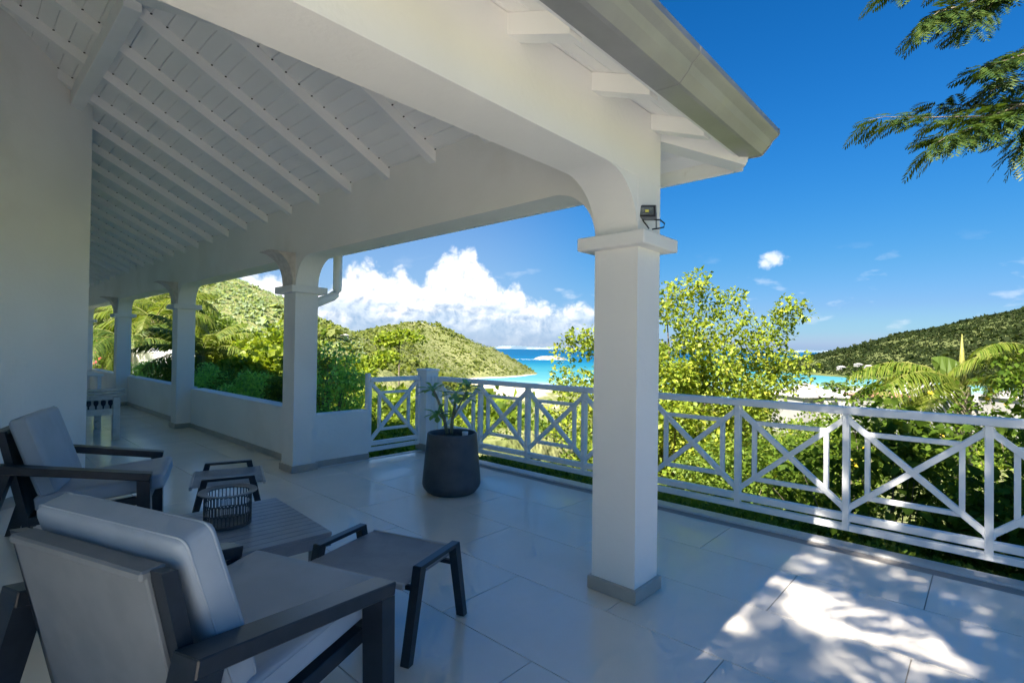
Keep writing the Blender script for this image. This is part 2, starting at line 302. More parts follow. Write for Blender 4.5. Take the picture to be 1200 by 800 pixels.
# ---------------------------------------------------------------- mesh helpers
def link(o, parent=None):
    COL.objects.link(o)
    if parent is not None: o.parent = parent
    return o
def tag(o, label=None, cat=None, group=None, kind=None):
    for k, v_ in (('label', label), ('category', cat), ('group', group), ('kind', kind)):
        if v_: o[k] = v_
    return o
def empty(name, loc=(0, 0, 0), rz=0.0):
    o = bpy.data.objects.new(name, None); o.empty_display_size = 0.1; o.location = loc; o.rotation_euler = (0, 0, rz)
    return link(o)
class MB:
    """Collects faces; build() turns them into ONE mesh object."""
    def __init__(s): s.v = []; s.f = []
    def add(s, vs, fs):
        k = len(s.v); s.v += [tuple(x) for x in vs]; s.f += [tuple(i + k for i in f) for f in fs]; return s
    def box(s, x0, x1, y0, y1, z0, z1, bv=0.0):
        return s.obox(Vector(((x0 + x1) / 2, (y0 + y1) / 2, (z0 + z1) / 2)), Vector((1, 0, 0)), Vector((0, 1, 0)), Vector((0, 0, 1)), (x1 - x0) / 2, (y1 - y0) / 2, (z1 - z0) / 2, bv)
    def obox(s, c, ax, ay, az_, hx, hy, hz, bv=0.0):
        c = Vector(c)
        if bv <= 0:
            vs = [c + ax * (hx * i) + ay * (hy * j) + az_ * (hz * k) for k in (-1, 1) for j in (-1, 1) for i in (-1, 1)]
            return s.add(vs, [(0, 2, 3, 1), (4, 5, 7, 6), (0, 1, 5, 4), (2, 6, 7, 3), (0, 4, 6, 2), (1, 3, 7, 5)])
        bv = min(bv, hx * .9, hy * .9, hz * .9)
        vs = []; idx = {}
        for i in (-1, 1):
            for j in (-1, 1):
                for k in (-1, 1):
                    for a in range(3):
                        e = [hx, hy, hz]
                        for q in range(3):
                            if q != a: e[q] -= bv
                        idx[(i, j, k, a)] = len(vs)
                        vs.append(c + ax * (e[0] * i) + ay * (e[1] * j) + az_ * (e[2] * k))
        fs = []
        def quad(l): fs.append(tuple(l))
        for sgn in (-1, 1):
            q = [(sgn, -1, -1, 0), (sgn, 1, -1, 0), (sgn, 1, 1, 0), (sgn, -1, 1, 0)]
            quad([idx[x] for x in (q if sgn > 0 else q[::-1])])
            q = [(-1, sgn, -1, 1), (-1, sgn, 1, 1), (1, sgn, 1, 1), (1, sgn, -1, 1)]
            quad([idx[x] for x in (q if sgn > 0 else q[::-1])])
            q = [(-1, -1, sgn, 2), (1, -1, sgn, 2), (1, 1, sgn, 2), (-1, 1, sgn, 2)]
            quad([idx[x] for x in (q if sgn > 0 else q[::-1])])
        for i in (-1, 1):
            for j in (-1, 1):
                q = [idx[(i, j, -1, 0)], idx[(i, j, -1, 1)], idx[(i, j, 1, 1)], idx[(i, j, 1, 0)]]; quad(q if i * j > 0 else q[::-1])
                q = [idx[(i, -1, j, 0)], idx[(i, 1, j, 0)], idx[(i, 1, j, 2)], idx[(i, -1, j, 2)]]; quad(q if i * j > 0 else q[::-1])
                q = [idx[(-1, i, j, 1)], idx[(-1, i, j, 2)], idx[(1, i, j, 2)], idx[(1, i, j, 1)]]; quad(q if i * j > 0 else q[::-1])
                for k in (-1, 1):
                    q = [idx[(i, j, k, 0)], idx[(i, j, k, 1)], idx[(i, j, k, 2)]]; quad(q if i * j * k > 0 else q[::-1])
        return s.add(vs, fs)
    def bar(s, p0, p1, w, h, upv=(0, 0, 1), bv=0.0):
        """Rectangular bar p0-p1: w across, h in the direction of upv."""
        p0, p1 = Vector(p0), Vector(p1); d = (p1 - p0); L = d.length; d.normalize()
        sd = d.cross(Vector(upv)).normalized(); u_ = sd.cross(d).normalized()
        return s.obox((p0 + p1) / 2, d, sd, u_, L / 2, w / 2, h / 2, bv)
    def tube(s, pts, rad, seg=8, caps=True):
        pts = [Vector(p) for p in pts]; n = len(pts)
        rad = rad if isinstance(rad, (list, tuple)) else [rad] * n
        rings = []; ref = Vector((0.31, 0.17, 0.93))
        for i, p in enumerate(pts):
            d = (pts[min(i + 1, n - 1)] - pts[max(i - 1, 0)]).normalized()
            a = d.cross(ref)
            if a.length < 0.05: a = d.cross(Vector((1, 0, 0)))
            a.normalize(); b = d.cross(a)
            rings.append([p + (a * math.cos(2 * math.pi * j / seg) + b * math.sin(2 * math.pi * j / seg)) * rad[i] for j in range(seg)])
        vs = [q for r_ in rings for q in r_]; fs = []
        for i in range(n - 1):
            for j in range(seg):
                a, b = i * seg + j, i * seg + (j + 1) % seg
                fs.append((a, b, b + seg, a + seg))
        if caps: fs += [tuple(range(seg))[::-1], tuple((n - 1) * seg + j for j in range(seg))]
        return s.add(vs, fs)
    def lathe(s, prof, seg=40, c=(0, 0, 0)):
        vs = []; fs = []
        for r_, z in prof:
            vs += [(c[0] + r_ * math.cos(2 * math.pi * j / seg), c[1] + r_ * math.sin(2 * math.pi * j / seg), c[2] + z) for j in range(seg)]
        for i in range(len(prof) - 1):
            for j in range(seg):
                a, b = i * seg + j, i * seg + (j + 1) % seg
                fs.append((a, b, b + seg, a + seg))
        return s.add(vs, fs)
    def prism(s, poly, axis_vec, ext):
        """poly: closed list of points, extruded by axis_vec*ext."""
        a = [Vector(p) for p in poly]; e = Vector(axis_vec) * ext; n = len(a)
        s.add(a + [p + e for p in a], [tuple(range(n))[::-1], tuple(range(n, 2 * n))] + [(i, (i + 1) % n, (i + 1) % n + n, i + n) for i in range(n)])
        return s
    def build(s, name, m, parent=None, smooth=False, angle=None):
        me = bpy.data.meshes.new(name); me.from_pydata(s.v, [], s.f); me.update()
        import bmesh
        bm = bmesh.new(); bm.from_mesh(me); bmesh.ops.recalc_face_normals(bm, faces=bm.faces); bm.to_mesh(me); bm.free()
        me.materials.append(MATS[m] if isinstance(m, str) else m)
        if smooth:
            me.shade_smooth()
            if angle: me.set_sharp_from_angle(angle=R(angle))
        o = bpy.data.objects.new(name, me); return link(o, parent)
def tri_mesh(name, V, F, m, parent=None, smooth=False):
    """Fast mesh from numpy arrays of vertices and triangles."""
    me = bpy.data.meshes.new(name); V = np.asarray(V, np.float32); F = np.asarray(F, np.int32)
    me.vertices.add(len(V)); me.vertices.foreach_set('co', V.ravel())
    k = F.shape[1]; me.loops.add(F.size); me.loops.foreach_set('vertex_index', F.ravel())
    me.polygons.add(len(F)); me.polygons.foreach_set('loop_start', np.arange(0, F.size, k, dtype=np.int32)); me.polygons.foreach_set('loop_total', np.full(len(F), k, np.int32))
    me.update(calc_edges=True); me.validate()
    me.materials.append(MATS[m])
    if smooth: me.shade_smooth()
    o = bpy.data.objects.new(name, me); return link(o, parent)
def cushion(name, c, ex, ey, ez, hx, hy, hz, r, puff, m, parent, n=14, sag=0.0, seed=0):
    """Soft box: rounded edges, faces swollen by puff, small uneven dents."""
    c, ex, ey, ez = Vector(c), Vector(ex).normalized(), Vector(ey).normalized(), Vector(ez).normalized()
    rg = np.random.default_rng(seed); ph = rg.uniform(0, 6.28, 8)
    vs = {}; V = []; F = []
    def vid(i, j, k):
        if (i, j, k) not in vs:
            p = [2 * i / n - 1, 2 * j / n - 1, 2 * k / n - 1]
            h_ = (hx, hy, hz); q = []
            for a in range(3):
                t = p[a]; q.append(math.copysign(1 - (1 - abs(t)) ** 1.35, t) * h_[a])
            inner = [max(-(h_[a] - r), min(h_[a] - r, q[a])) for a in range(3)]
            off = Vector([q[a] - inner[a] for a in range(3)])
            if off.length > 1e-6: off = off * min(1, r / off.length) if off.length > r else off
            u = [inner[a] + off[a] for a in range(3)]
            fx, fy, fz = [1 - (u[a] / h_[a]) ** 2 for a in range(3)]
            big = min(range(3), key=lambda a: h_[a])
            w = [fy * fz, fx * fz, fx * fy]
            dn = 0.25 * puff * (math.sin(u[0] * 9 + ph[0]) * math.sin(u[1] * 8 + ph[1]) + math.sin(u[0] * 5 + u[1] * 6 + ph[2]))
            u[big] += math.copysign(1, u[big]) * (puff * w[big] + dn * w[big]) * min(1, abs(u[big]) / (h_[big] * .6))
            for a in range(3):
                if a != big: u[a] += math.copysign(1, u[a]) * puff * .35 * w[a] * min(1, abs(u[a]) / (h_[a] * .9)) ** 4
            vs[(i, j, k)] = len(V); V.append(c + ex * u[0] + ey * u[1] + ez * u[2])
        return vs[(i, j, k)]
    for a in range(n):
        for b in range(n):
            F += [(vid(a, b, 0), vid(a, b + 1, 0), vid(a + 1, b + 1, 0), vid(a + 1, b, 0)), (vid(a, b, n), vid(a + 1, b, n), vid(a + 1, b + 1, n), vid(a, b + 1, n)),
                  (vid(a, 0, b), vid(a + 1, 0, b), vid(a + 1, 0, b + 1), vid(a, 0, b + 1)), (vid(a, n, b), vid(a, n, b + 1), vid(a + 1, n, b + 1), vid(a + 1, n, b)),
                  (vid(0, a, b), vid(0, a, b + 1), vid(0, a + 1, b + 1), vid(0, a + 1, b)), (vid(n, a, b), vid(n, a + 1, b), vid(n, a + 1, b + 1), vid(n, a, b + 1))]
    return MB().add(V, F).build(name, m, parent, smooth=True)

# ================================================================ THE SETTING
# ---------------------------------------------------------------- terrain and sea
def P(px, py, d): q = at(px, py, d); return (q.x, q.y, q.z)
RIDGES = [  # crest polyline, side slope, crest rounding
    (np.array([P(-60, 332, 255), P(110, 322, 258), P(215, 318, 262), P(267, 331, 270), P(296, 348, 275), P(332, 374, 285), P(360, 392, 330), P(392, 402, 420)]), 0.46, 10),
    (np.array([P(392, 401, 420), P(444, 384, 560), P(478, 376, 640), P(493, 375, 655), P(512, 379, 660), P(540, 393, 668), P(567, 405, 674), P(586, 419, 680), P(594, 434, 684)]), 0.56, 8),
    (np.array([P(1420, 318, 700), P(1300, 339, 770), P(1200, 364, 820), P(1178, 369, 832), P(1127, 380, 850), P(1075, 396.5, 900), P(987, 412, 960), P(935, 429.5, 1020), P(915, 436, 1040)]), 0.29, 12),
]
def smax(a, b, k): return np.logaddexp(a / k, b / k) * k
def vnoise(x, y, s, seed=0):
    """Cheap smooth value noise."""
    x = x / s + seed * 17.3; y = y / s + seed * 9.1
    xi, yi = np.floor(x), np.floor(y); fx, fy = x - xi, y - yi
    fx = fx * fx * (3 - 2 * fx); fy = fy * fy * (3 - 2 * fy)
    def hsh(a, b):
        q = np.sin(a * 127.1 + b * 311.7 + seed * 74.7) * 43758.5453; return q - np.floor(q)
    return (hsh(xi, yi) * (1 - fx) + hsh(xi + 1, yi) * fx) * (1 - fy) + (hsh(xi, yi + 1) * (1 - fx) + hsh(xi + 1, yi + 1) * fx) * fy
def ground_z(x, y):
    x = np.asarray(x, float); y = np.asarray(y, float)
    rr = x * f0.x + y * f0.y
    s = np.clip((rr - 8) / 190, 0, 1)
    z = -1.75 - 28.6 * (1 - (1 - s) ** 1.35)
    z = np.where(rr > 198, -30.35 - 1.6 * np.clip((rr - 198) / 285, 0, 1) - 7 * np.clip((rr - 470) / 150, 0, 1), z)
    lt = x * r0.x + y * r0.y
    z = z - 3.2 * np.clip((lt - 30) / 110, 0, 1) * np.clip((rr - 290) / 70, 0, 1)
    z = np.where(rr < 8, -1.75, z)
    # level garden beside the veranda
    w = np.clip((y - 5.6) / 1.0, 0, 1) * np.clip((9.5 - np.hypot(x - 3, np.maximum(y - 11, 0) * .30)) / 4, 0, 1)
    z = z * (1 - w) + w * (-0.35 + 0 * z)
    for pts, sl_, rd in RIDGES:
        best = np.full(z.shape, -1e3)
        for a, b in zip(pts[:-1], pts[1:]):
            dx, dy = b[0] - a[0], b[1] - a[1]; L2 = dx * dx + dy * dy
            t = np.clip(((x - a[0]) * dx + (y - a[1]) * dy) / L2, 0, 1)
            d = np.hypot(x - a[0] - t * dx, y - a[1] - t * dy)
            best = np.maximum(best, a[2] + (b[2] - a[2]) * t - sl_ * (np.sqrt(d * d + rd * rd) - rd))
        gul = (vnoise(x, y, 70, 3) - .5) * 9 + (vnoise(x, y, 28, 4) - .5) * 4
        z = smax(z, best + np.clip((best + 28) / 30, 0, 1) * gul * np.clip(1 - np.abs(best - z * 0 - 60) / 200, 0, 1) * .8, 2.2)
    return z
def build_ground():
    az_in = np.arange(YAW - R(62), YAW + R(62), R(0.42)); az_out = np.arange(YAW + R(62), YAW + 2 * math.pi - R(62), R(4))
    A = np.concatenate([az_in, az_out]); nA = len(A)
    rad = np.concatenate([[2.0, 4.0], np.geomspace(5.5, 1500, 150)]); nR = len(rad)
    RR, AA = np.meshgrid(rad, A, indexing='ij'); x = RR * np.cos(AA); y = RR * np.sin(AA)
    z = ground_z(x, y) + (vnoise(x, y, 6, 8) - .5) * np.clip(RR / 60, 0, 1) * 1.2
    V = np.stack([x, y, z], -1).reshape(-1, 3)
    i, j = np.meshgrid(np.arange(nR - 1), np.arange(nA), indexing='ij'); j2 = (j + 1) % nA
    F = np.stack([i * nA + j, (i + 1) * nA + j, (i + 1) * nA + j2, i * nA + j2], -1).reshape(-1, 4)
    o = tri_mesh('ground', V, F, 'ground', smooth=True); tag(o, 'green hillside falling from the villa to the sandy bay', 'ground', kind='structure')
build_ground()
def build_sea():
    A = np.linspace(0, 2 * math.pi, 180, endpoint=False); rad = np.geomspace(200, 45000, 30)
    RR, AA = np.meshgrid(rad, A, indexing='ij'); V = np.stack([RR * np.cos(AA), RR * np.sin(AA), np.full_like(RR, SEA_Z)], -1).reshape(-1, 3)
    n = 180; i, j = np.meshgrid(np.arange(29), np.arange(n), indexing='ij'); j2 = (j + 1) % n
    F = np.stack([i * n + j, (i + 1) * n + j, (i + 1) * n + j2, i * n + j2], -1).reshape(-1, 4)
    o = tri_mesh('sea', V, F, 'sea'); tag(o, 'turquoise bay deepening to dark blue sea', 'sea', kind='structure')
build_sea()
# far island along the horizon
def far_island(px0, px1, d, hmax, seed):
    rg = np.random.default_rng(seed); n = 60; mb = MB(); vs = []
    for i in range(n + 1):
        px = px0 + (px1 - px0) * i / n; q = at(px, 407, d); u = i / n
        hh = hmax * (0.35 + 0.65 * vnoise(np.array([px * 1.0]), np.array([0.0]), 14, seed)[0]) * min(1, 6 * u, 6 * (1 - u)) + 2
        dr = Vector((q.x, q.y, 0)).normalized()
        for k, zz in ((0, SEA_Z - 1), (140, SEA_Z + hh * .7), (420, SEA_Z + hh), (900, SEA_Z - 1)):
            vs.append((q.x + dr.x * k, q.y + dr.y * k, zz))
    fs = []
    for i in range(n):
        for k in range(3): a = i * 4 + k; fs.append((a, a + 1, a + 5, a + 4))
    return mb.add(vs, fs).build('distant_island', 'far_land_hazed', smooth=True)
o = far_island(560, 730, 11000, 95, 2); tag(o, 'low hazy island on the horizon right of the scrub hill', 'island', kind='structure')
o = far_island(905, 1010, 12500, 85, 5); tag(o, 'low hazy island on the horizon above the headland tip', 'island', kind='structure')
# rocky islet with surf
def islet():
    c = at(643, 421.5, 1500); rg = np.random.default_rng(4)
    n, m_ = 36, 12; vs = []; fs = []
    for i in range(m_ + 1):
        t = i / m_
        for j in range(n):
            a = 2 * math.pi * j / n; rr = (1 - t) * (1 + .35 * math.sin(3 * a + 1) * .5 + rg.uniform(-.12, .12))
            hh = 15 * (t ** .6) * (0.7 + 0.5 * math.sin(2 * a + 2) * (1 - t)) + rg.uniform(-.8, .8) * (t > 0)
            p = Vector((c.x, c.y, SEA_Z - .5)) + r0 * (math.cos(a) * rr * 42) + f0 * (math.sin(a) * rr * 22) + Vector((0, 0, hh))
            vs.append(p)
    for i in range(m_):
        for j in range(n): fs.append((i * n + j, i * n + (j + 1) % n, (i + 1) * n + (j + 1) % n, (i + 1) * n + j))
    o = MB().add(vs, fs).build('rocky_islet', 'islet_rock'); tag(o, 'small bare rock islet ringed by white surf in the bay', 'islet', kind='structure')
    vs = []; fs = []; k = 70
    for i in range(k + 1):
        u = i / k; x = -145 + 230 * u; w = (4 + 9 * math.exp(-((x + 30) / 60) ** 2)) * (0.5 + rg.uniform(0, .9)) * min(1, 5 * u, 5 * (1 - u)) + .3
        for s_ in (-1, 1):
            vs.append(Vector((c.x, c.y, SEA_Z + .15)) + r0 * x + f0 * (-26 - .0006 * x * x + 6 * math.sin(x / 19) + s_ * w))
    for i in range(k): fs.append((2 * i, 2 * i + 1, 2 * i + 3, 2 * i + 2))
    o = MB().add(vs, fs).build('surf', 'foam'); tag(o, 'white line of surf breaking at the islet', 'surf', kind='stuff')
islet()
def shore_surf(name, label, pxs, off, wid, seed):
    """Foam where the sheet of land meets the sea: found by walking each direction outwards to sea level."""
    rg = np.random.default_rng(seed); vs = []; fs = []
    for i, (px, d0, d1) in enumerate(pxs):
        ds = np.linspace(d0, d1, 260); q = [at(px, 407, d) for d in ds]
        z = ground_z(np.array([p.x for p in q]), np.array([p.y for p in q]))
        k = np.where((z[:-1] > SEA_Z) & (z[1:] <= SEA_Z))[0]
        d = ds[k[0]] if len(k) else ds[-1]
        w = wid * rg.uniform(.3, 1.3)
        for s_ in (0, 1):
            p = at(px, 407, d + off + s_ * w + rg.uniform(-1, 1)); vs.append((p.x, p.y, SEA_Z + .12))
    for i in range(len(pxs) - 1): fs.append((2 * i, 2 * i + 1, 2 * i + 3, 2 * i + 2))
    o = MB().add(vs, fs).build(name, 'foam'); tag(o, label, 'surf', kind='stuff')
shore_surf('surf', 'thin white wash along the near sandy beach', [(px, 430, 560) for px in range(600, 905, 4)], 3, 9, 3)

# ---------------------------------------------------------------- terrace
FE = 4.52                                                   # seaward edge of the paved terrace
fl = MB().box(-7, FE - .14, -7, 5.62, -0.25, -0.012).box(-7, 2.9, 5.62, 20, -0.25, -0.012).build('terrace_floor', 'grout')
tag(fl, 'terrace paved with large pale glossy tiles', 'floor', kind='structure')
TW, TL = 0.611, 1.247
cache = {}
def tile(x0, x1, y0, y1):
    key = (round(x1 - x0, 3), round(y1 - y0, 3))
    gp_ = 0.0022
    if key not in cache:
        o = MB().box(-(x1 - x0) / 2 + gp_, (x1 - x0) / 2 - gp_, -(y1 - y0) / 2 + gp_, (y1 - y0) / 2 - gp_, -0.011, 0, 0.0012).build('tile', 'floor_tile', fl); cache[key] = o
    else:
        o = cache[key].copy(); link(o, fl)
    o.location = ((x0 + x1) / 2, (y0 + y1) / 2, random.uniform(-.0004, .0004))
xs = [2.41 + TW * k for k in range(-6, 4)]
for a, b in zip(xs[:-1], xs[1:]):
    k = round((a - 2.41) / TW); yo = 0.262 if k % 2 == 0 else 0.885
    lim1 = 5.60 if a >= 2.9 else 20
    b2 = min(b, FE - .14)
    if b2 - a < .05: continue
    y = yo - TL * 3
    while y < lim1:
        y1 = min(y + TL, lim1)
        if y1 - y > .05 and not (b2 < .6 and y > 9): tile(a, b2, y, y1)
        y += TL
MB().box(FE - .14, FE, -7, 5.62, -0.25, 0.004, 0.008).build('edge_strip', 'edge_band', fl)
MB().box(FE - .5, FE - .03, -7, 5.55, -2.4, -0.26).build('retaining_wall', 'retaining', fl)
MB().box(2.93, FE - .1, 5.62, 5.70, -0.25, 0.004, 0.006).build('edge_strip', 'edge_band', fl)

# ---------------------------------------------------------------- the villa
villa = empty('villa', (2.7, 3.6, 0)); villa.location = (0, 0, 0)
tag(villa, 'white villa veranda with square columns and sloping plank ceiling', 'house')
def part(mb, name, m, parent=villa, **kw): return mb.build(name, m, parent, **kw)
CX0, CX1 = 2.587, 2.847
BEAM_Z = 2.36
def main_z(x): return 2.95 - 0.516 * (x - 2.58)            # underside of the boards, slope facing the sea
def near_z(y): return 2.755 + 0.39 * (y - 1.44)            # underside of the boards, slope facing the open terrace
def hip_y(x): return 1.44 + (main_z(x) - 2.755) / 0.39
def hip_x(y): return 2.58 - (near_z(y) - 2.95) / 0.516
cols = [1.438, 5.60, 9.86, 14.3, 18.8]
def haunch(px_, py_, dirv, wv, w0, w1, zt=BEAM_Z, r_=0.315):
    """Concave quarter-arch filling the corner between pier and beam."""
    d = Vector(dirv); pts = [Vector((px_, py_, zt + .02)), Vector((px_, py_, zt - r_))]
    pts = [Vector((px_, py_, zt + .03)) - d * .01, Vector((px_, py_, zt - r_)) - d * .01]
    for k in range(13):
        a = math.pi / 2 * k / 12
        pts.append(Vector((px_, py_, 0)) + d * (r_ * (1 - math.cos(a))) + Vector((0, 0, zt - r_ + r_ * math.sin(a))))
    pts.append(Vector((px_, py_, zt + .03)) + d * r_)
    wv = Vector(wv)
    return MB().prism([p + wv * w0 for p in pts], wv, w1 - w0)
for i, y0 in enumerate(cols):
    y1 = y0 + .28
    c = part(MB().box(CX0, CX1, y0, y1, 0.001, BEAM_Z - .0005, 0.0), 'column', 'white_render')
    part(MB().box(CX0 - .02, CX1 + .02, y0 - .02, y1 + .02, 0.001, 0.076, 0.004), 'plinth', 'skirting', c)
    part(MB().box(CX0 - .075, CX1 + .075, y0 - .078, y1 + .078, 1.97, 2.045, 0.006), 'capital', 'white_render', c)
    if i: part(haunch(0, y0, (0, -1, 0), (1, 0, 0), CX0 + .002, CX1 - .002), 'haunch', 'white_render', c, smooth=True, angle=30)
    part(haunch(0, y1, (0, 1, 0), (1, 0, 0), CX0 + .002, CX1 - .002), 'haunch', 'white_render', c, smooth=True, angle=30)
    if i == 0: part(haunch(CX0, 0, (-1, 0, 0), (0, 1, 0), y0 + .003, y1 - .003), 'haunch', 'white_render', c, smooth=True, angle=30)
    elif i < 4:   # fluted corbel on the inner face
        nf, ns = 29, 14; vs = []; fs = []
        for b in range(ns + 1):
            a = math.pi / 2 * b / ns; px_ = CX0 - .035 - .25 * (1 - math.cos(a)) ** 1.05; pz = 2.046 + .36 * math.sin(a) ** .95
            for k in range(nf):
                t = k / (nf - 1); fl_ = .013 * abs(math.sin(t * math.pi * 5)) ** .7 - .013
                vs.append((px_ - fl_ * math.cos(a) * 1.0, y0 + .01 + t * .26, pz - fl_ * -math.sin(a) * .6))
        for b in range(ns):
            for k in range(nf - 1): q = b * nf + k; fs.append((q, q + 1, q + nf + 1, q + nf))
        mb = MB().add(vs, fs)
        sidep = [(CX0 - .035 - .25 * (1 - math.cos(math.pi / 2 * b / ns)) ** 1.05 + .012, 2.046 + .36 * math.sin(math.pi / 2 * b / ns) ** .95) for b in range(ns + 1)]
        poly = [(x, y0 + .012, z) for x, z in sidep] + [(CX0 + .005, y0 + .012, sidep[-1][1]), (CX0 + .005, y0 + .012, 2.046)]
        mb.prism(poly, (0, 1, 0), .256)
        part(mb, 'corbel', 'corbel_stone', c, smooth=True, angle=40)
# beams
part(MB().prism([(CX0, cols[0] + .28, BEAM_Z), (CX1, cols[0] + .28, BEAM_Z), (CX1, cols[0] + .28, main_z(CX1) - .004), (CX0, cols[0] + .28, main_z(CX0) - .004)], (0, 1, 0), 17.4), 'beam', 'white_render')
part(MB().prism([(-7, cols[0], BEAM_Z), (-7, cols[0] + .28, BEAM_Z), (-7, cols[0] + .28, near_z(1.718) - .003), (-7, cols[0], near_z(1.438) - .003)], (1, 0, 0), 7 + CX1), 'beam', 'white_render')
part(MB().box(.97, CX0 + .02, 18.81, 19.05, BEAM_Z, 3.6), 'beam', 'white_render')
part(haunch(CX0, 0, (-1, 0, 0), (0, 1, 0), 18.83, 19.03), 'haunch', 'white_render')
part(MB().box(1.9, 2.1, 18.84, 19.04, 0.001, BEAM_Z - .001), 'column', 'white_render')
# walls of the house behind the veranda
def wall(p0, p1, th, z1, name='wall'):
    p0, p1 = Vector((*p0, 0)), Vector((*p1, 0)); d = (p1 - p0).normalized(); nrm = Vector((-d.y, d.x, 0))
    w = part(MB().prism([p0, p1, p1 + nrm * th, p0 + nrm * th], (0, 0, 1), z1), name, 'white_render'); return w, d, nrm
w, d, nrm = wall((-1.0, 4.70), (.97, 6.67), .2, 4.9)
q0, q1 = Vector((-1, 4.70, 0)), Vector((.97, 6.67, 0))
part(MB().prism([q0 - nrm * .012, q1 - nrm * .012, q1, q0], (0, 0, 1), .085), 'skirting_board', 'skirting', w)
wall((.97, 6.672), (.97, 20), .2, 4.2)
wall((-1.0, 1.72), (-1.0, 4.70), .2, 4.9)
wall((-7, 1.46), (-1.0, 1.46), .24, 2.35)
wall((-6.0, 1.7), (-6.0, 20), -.2, 2.6)
wall((-6.0, 20.0), (2.9, 20.0), .2, 2.6)
# roof: skin, boards, rafters, hip
rx, ry = -1.5, hip_y(-1.5)
def slab(poly, t0, t1):
    a = [Vector((x, y, z + t0)) for x, y, z in poly]; b = [Vector((x, y, z + t1)) for x, y, z in poly]; n = len(a)
    return MB().add(a + b, [tuple(range(n)), tuple(range(n, 2 * n))[::-1]] + [(i, (i + 1) % n, (i + 1) % n + n, i + n) for i in range(n)])
EX, EY = 3.28, 1.115
zc = main_z(EX); cY = hip_y(EX)
rz_ = main_z(rx)
roof = part(slab([(EX, cY, zc), (EX, 20.3, zc), (rx, 20.3, rz_), (rx, ry, rz_)], .022, .09), 'roof', 'roof_shingle')
for poly in ([(EX, cY, zc), (rx, ry, rz_), (-6.3, cY, zc)], [(-6.3, cY, zc), (rx, ry, rz_), (rx, 20.3, rz_), (-6.3, 20.3, zc)]):
    part(slab(poly, .022, .09), 'roof_slope', 'roof_shingle', roof)
if cY > EY: part(slab([(EX, EY, near_z(EY)), (EX, cY, near_z(cY)), (-6.3, cY, near_z(cY)), (-6.3, EY, near_z(EY))], .022, .06), 'roof_slope', 'roof_shingle', roof)
PW = 0.1005                                                # board width in plan
TH = .018
x = EX; k = 0
while x > rx + PW:
    a, b = x - .0016, x - PW + .0016
    ya, yb = hip_y(a) + .01, hip_y(b) + .01; za, zb = main_z(a), main_z(b)
    c1, c2 = a - .003, b + .003
    mb = MB().add([(a, ya, za + .004), (c1, ya, main_z(c1)), (c2, yb, main_z(c2)), (b, yb, zb + .004), (b, yb, zb + TH), (a, ya, za + TH),
                   (a, 20.2, za + .004), (c1, 20.2, main_z(c1)), (c2, 20.2, main_z(c2)), (b, 20.2, zb + .004), (b, 20.2, zb + TH), (a, 20.2, za + TH)],
                  [(0, 1, 2, 3, 4, 5), (11, 10, 9, 8, 7, 6)] + [(i, (i + 1) % 6, (i + 1) % 6 + 6, i + 6) for i in range(6)])
    part(mb, 'plank', 'ceiling_paint', roof); x -= PW
y = EY
while y < 5.6:
    a, b = y + .0016, y + PW - .0016; xa, xb = hip_x(a) - .01, hip_x(b) - .01
    za, zb = near_z(a), near_z(b); xl = -6.0 + (y - EY) * .755
    c1, c2 = a + .003, b - .003
    mb = MB().add([(xa, a, za + .004), (xa, c1, near_z(c1)), (xb, c2, near_z(c2)), (xb, b, zb + .004), (xb, b, zb + TH), (xa, a, za + TH),
                   (xl, a, za + .004), (xl, c1, near_z(c1)), (xl, c2, near_z(c2)), (xl, b, zb + .004), (xl, b, zb + TH), (xl, a, za + TH)],
                  [(0, 1, 2, 3, 4, 5), (11, 10, 9, 8, 7, 6)] + [(i, (i + 1) % 6, (i + 1) % 6 + 6, i + 6) for i in range(6)])
    part(mb, 'plank', 'ceiling_paint', roof); y += PW
RD = 0.098                                                 # rafter depth
rys = [5.14 + .63 * k for k in range(-5, 24)]
shadow_dots = MB()  # dark dots painted in for the shade where plank grooves meet a rafter
for yr in rys:
    xt = EX - .012; xh = rx + .05 if yr > ry else max(hip_x(yr) + .03, rx)
    if yr < 1.9 or xt - xh < .25: continue
    w2 = .036
    pts = [(xt, yr - w2, main_z(xt) - .002), (xh, yr - w2, main_z(xh) - .002), (xh, yr - w2, main_z(xh) - RD), (xt, yr - w2, main_z(xt) - RD)]
    part(MB().prism(pts, (0, 1, 0), 2 * w2), 'rafter', 'ceiling_paint', roof)
    x = EX - PW
    while x > max(xh + .1, -.1) and yr < 13:
        shadow_dots.add([(x - .007, yr - w2 - .012, main_z(x) - .0035), (x + .007, yr - w2 - .012, main_z(x) - .0035), (x + .007, yr - w2, main_z(x) - .009), (x - .007, yr - w2, main_z(x) - .009)], [(0, 1, 2, 3)]); x -= PW
nl = part(shadow_dots, 'groove_shadow_dots', 'groove_shadow_black', roof); nl['kind'] = 'stuff'
xr_ = 2.75; k = 0
for xr_ in [2.765 - .605 * k for k in range(13)]:
    yt = EY + .012; yh = max(hip_y(xr_) - .04, yt + .1); yh = min(yh, ry)
    if xr_ < -2: yh = min(yh, 2.0)
    if yh - yt < .2: continue
    w2 = .04
    pts = [(xr_ - w2, yt, near_z(yt) - .002), (xr_ - w2, yh, near_z(yh) - .002), (xr_ - w2, yh, near_z(yh) - .092), (xr_ - w2, yt, near_z(yt) - .092)]
    part(MB().prism(pts, (1, 0, 0), 2 * w2), 'rafter', 'ceiling_paint', roof)
h0 = Vector((EX - .05, hip_y(EX - .05), main_z(EX - .05) - .06)); h1 = Vector((rx, ry, rz_ - .06))
part(MB().bar(h0, h1, .13, .14), 'hip_rafter', 'ceiling_paint', roof)
